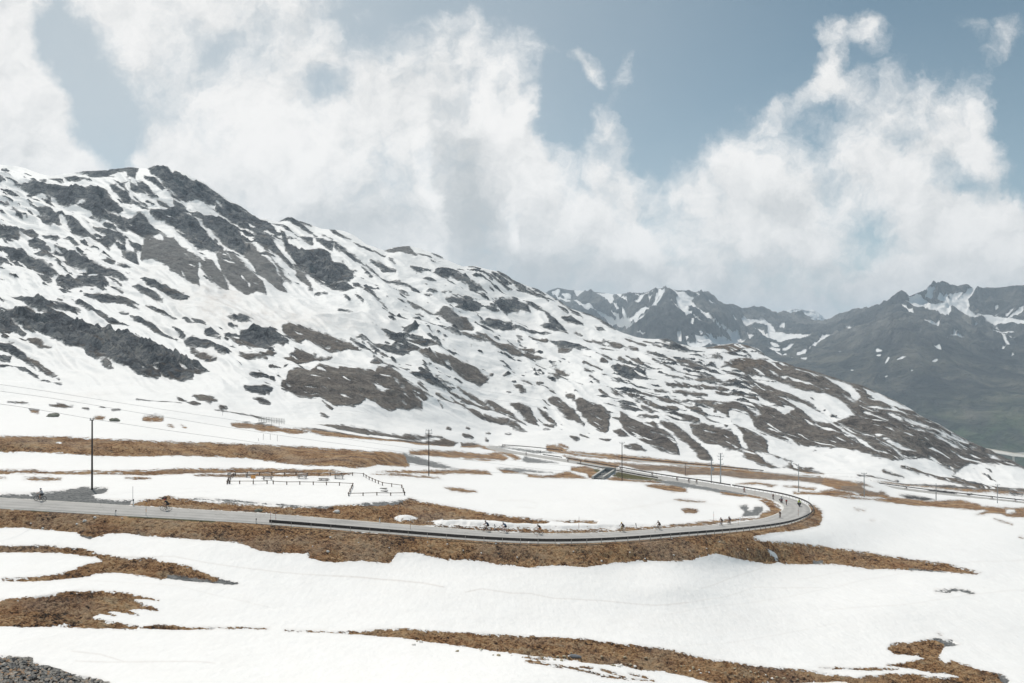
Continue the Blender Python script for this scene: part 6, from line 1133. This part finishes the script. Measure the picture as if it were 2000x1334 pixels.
RID = [ # px, py, line, back leg?, pose, jersey, shorts, helmet, bike colour, who, bike
 (81, 980.5, 1, False, 'u', 'grey', 'black', 'navy', 'black', 'person in a light grey top riding upright at the far left', 'black flat-bar bicycle ridden upright at the far left'),
 (327.5, 998, 1, False, 'r', 'black', 'black', 'red', 'grey', 'person in black with a red and white helmet crouched beside the brown verge', 'bicycle under the crouched rider left of the guardrail'),
 (951, 1037.5, 1, False, 'r', 'navy', 'black', 'black', 'black', 'cyclist in dark blue left of the white marker post', 'black bicycle left of the white marker post by the snowbank'),
 (986, 1039, 1, False, 'r', 'blue', 'black', 'white', 'red', 'cyclist in blue with a white helmet right of the white marker post', 'red-framed bicycle right of the white marker post by the snowbank'),
 (1055, 1042.5, 1, False, 'r', 'black', 'orange', 'white', 'black', 'cyclist in black with orange shorts in front of the snowbank', 'bicycle under the rider with orange shorts'),
 (1214, 1038.5, 1, False, 'r', 'black', 'black', 'yellow', 'yellow', 'cyclist in black with a yellow helmet on a yellow bicycle', 'yellow bicycle on the near road'),
 (1287, 1034.5, 1, False, 'r', 'black', 'black', 'black', 'black', 'cyclist all in black beside an orange pole', 'black bicycle beside an orange pole before the bend'),
 (1408, 1027, 1, False, 'r', 'black', 'black', 'navy', 'blue', 'left one of two paired cyclists before the bend, in black', 'left bicycle of the pair before the bend'),
 (1425, 1024, 1, False, 'r', 'navy', 'black', 'black', 'black', 'right one of two paired cyclists before the bend, in navy', 'right bicycle of the pair before the bend'),
 (1523, 1012, 1, None, 'r', 'black', 'black', 'white', 'black', 'cyclist with a white helmet hugging the inner line of the bend', 'bicycle on the white inner line of the bend'),
 (1509, 977, 1, True, 'u', 'brown', 'black', 'black', 'grey', 'cyclist in dark red entering the bend, left of a motorcycle', 'bicycle entering the bend left of a motorcycle'),
 (1536.5, 986.5, 1, None, 'r', 'red', 'black', 'white', 'black', 'cyclist in red and black between the two motorcycles', 'bicycle between the two motorcycles'),
 (1454.5, 962.5, 1, True, 'u', 'pink', 'black', 'black', 'red', 'cyclist in pale red alone on the upper road left of the bend', 'red-framed bicycle alone on the upper road left of the bend'),
 (1361, 945, 1, True, 'r', 'black', 'black', 'yellow', 'white', 'cyclist with a yellow helmet, right one of three near the transformer pole', 'white bicycle, right one of three near the transformer pole'),
 (1346, 942.6, 1, True, 'r', 'brown', 'black', 'black', 'white', 'cyclist in dark red, middle of three near the transformer pole', 'white bicycle, middle of three near the transformer pole'),
 (1323, 939.5, 1, True, 'u', 'black', 'brown', 'white', 'grey', 'cyclist in black, left one of three near the transformer pole', 'grey bicycle, left one of three near the transformer pole'),
 (1274, 929.5, 1, True, 'r', 'black', 'black', 'black', 'black', 'dark cyclist between the railings above the green verge', 'dark bicycle between the railings above the green verge'),
 (1212, 918, 1, True, 'r', 'navy', 'black', 'black', 'black', 'dark cyclist just behind the T pole near the culvert', 'dark bicycle just behind the T pole near the culvert'),
 (1134.5, 906.5, 1, True, 'u', 'black', 'black', 'navy', 'grey', 'distant cyclist in black left of the culvert railing', 'distant bicycle left of the culvert railing'),
 (1109, 903, 1, True, 'u', 'navy', 'black', 'black', 'black', 'distant cyclist in navy before the short guardrails', 'distant bicycle before the short guardrails'),
 (1027.5, 889.5, 1, True, 'u', 'black', 'black', 'black', 'black', 'distant cyclist in black on the road left of the triangular sign', 'distant bicycle on the road left of the triangular sign'),
 (987, 873.5, 2, None, 'u', 'black', 'black', 'black', 'black', 'tiny cyclist at the top of the hairpin, right of two', 'tiny bicycle at the top of the hairpin, right of two'),
 (980.5, 875, 2, None, 'u', 'navy', 'black', 'black', 'black', 'tiny cyclist at the top of the hairpin, left of two', 'tiny bicycle at the top of the hairpin, left of two'),
 (1703.5, 946, 2, None, 'u', 'black', 'black', 'black', 'black', 'tiny cyclist where the lower road guardrail begins', 'tiny bicycle where the lower road guardrail begins'),
 (1771, 956.5, 2, None, 'r', 'navy', 'black', 'black', 'black', 'tiny cyclist on the lower road left of the brush strip', 'tiny bicycle on the lower road left of the brush strip'),
 (1937, 975.5, 2, None, 'r', 'black', 'black', 'black', 'black', 'tiny cyclist on the lower road left of the rightmost pole', 'tiny bicycle on the lower road left of the rightmost pole'),
 (1983, 980.5, 2, None, 'r', 'navy', 'black', 'black', 'black', 'tiny cyclist on the lower road nearest the right edge', 'tiny bicycle on the lower road nearest the right edge')]
for (px, py, rd, bk_, ps, je, sh_, he, bc, l1, l2) in RID:
    p, h, pt = on_road(px, py, *( (RC1, RN1) if rd == 1 else (RC2, RN2)), bk_); rot = (0, pt, h)
    person(UPP if ps == 'u' else ROADP, l1, p, rot, je, sh_, he, 'cyclists riding the mountain road'); bicycle(l2, p, rot, RB[bc], l1.startswith('person in a light grey'))
# motorcycles
MW = MB().torus((0, 0, 0), .22, .035, 24, 8).tube([(0, -.07, 0), (0, .07, 0)], .05, 10)
for k in range(10):
    a = 2*math.pi*k/10; MW.tube([(0, 0, 0), (.22*math.cos(a), 0, .22*math.sin(a))], .014, 5, False)
MWd, MTd = MW.data('wheel', M_alu, True), MB().torus((0, 0, 0), .265, .062, 28, 10).data('tyre', M_rubber, True)
def motorcycle(label, px, py, paint):
    p, h, pt = on_road(px, py, RC1, RN1, None); rot = (0, pt, h); t = thing('motorcycle', label, 'motorcycle', p, 0, 'motorcycles in the bend'); t.rotation_euler = rot; pm = fabric('motorcycle_paint', paint); pm.node_tree.nodes['Principled BSDF'].inputs['Roughness'].default_value = .3
    for x_ in (-.72, .78): w_ = link('wheel', MWd, t, Vector((x_, 0, .325))); link('tyre', MTd, w_)
    MB().tube([(-.2, 0, .78), (.1, 0, .88), (.36, 0, .86), (.52, 0, .80)], [.10, .17, .17, .10], 12).tube([(.45, 0, .55), (.62, 0, .80), (.66, 0, 1.0)], [.16, .22, .13], 12).tube([(-.55, 0, .86), (-.95, 0, .92)], [.13, .07], 10).build('body', pm, t, True)
    MB().box((-.05, 0, .42), (.55, .36, .36)).tube([(-.15, -.2, .35), (-.9, -.22, .42)], [.05, .07], 10).build('engine', M_black, t, True)
    MB().ball((-.35, 0, .86), (.48, .17, .07)).build('seat', M_black, t, True); MB().tube([(.78, -.1, .325), (.55, -.1, .95)], .03, 8).tube([(.78, .1, .325), (.55, .1, .95)], .03, 8).build('fork', M_alu, t, True)
    MB().tube([(.40, -.38, 1.07), (.52, -.12, 1.02), (.52, .12, 1.02), (.40, .38, 1.07)], .018, 8).build('handlebar', M_black, t, True); MB().ball((.73, 0, .90), (.06, .11, .09)).build('headlight', M_white, t, True)
    MB().box((.64, 0, 1.18), (.02, .36, .36), Matrix.Rotation(-.5, 4, 'Y')).build('windscreen', M_galv, t)
    for s_ in (-1, 1):
        MB().box((-.72, s_*.36, .72), (.5, .2, .38)).build('pannier', M_black, t); MB().tube([(.46, s_*.3, 1.07), (.44, s_*.40, 1.22)], .01, 6).ball((.44, s_*.42, 1.25), (.02, .07, .045)).build('mirror', M_black, t, True)
    return p, rot
GM = 'riders on the motorcycles in the bend'
p, rot = motorcycle('dark motorcycle carrying two people in yellow vests in the bend', 1560, 989.5, (.03, .03, .035))
person(MOTOP, 'motorcycle driver in a bright yellow vest and black helmet, in front', p, rot, 'hiviz', 'black', 'black', GM); person(PASSP, 'passenger in a bright yellow vest behind the motorcycle driver', p, rot, 'hiviz', 'black', 'yellow', GM)
p, rot = motorcycle('dark red motorcycle with a single rider left in the bend', 1525.5, 982, (.14, .03, .03))
person(MOTOP, 'motorcycle rider in a white jacket and black helmet on the dark red motorcycle', p, rot, 'white', 'brown', 'black', GM)
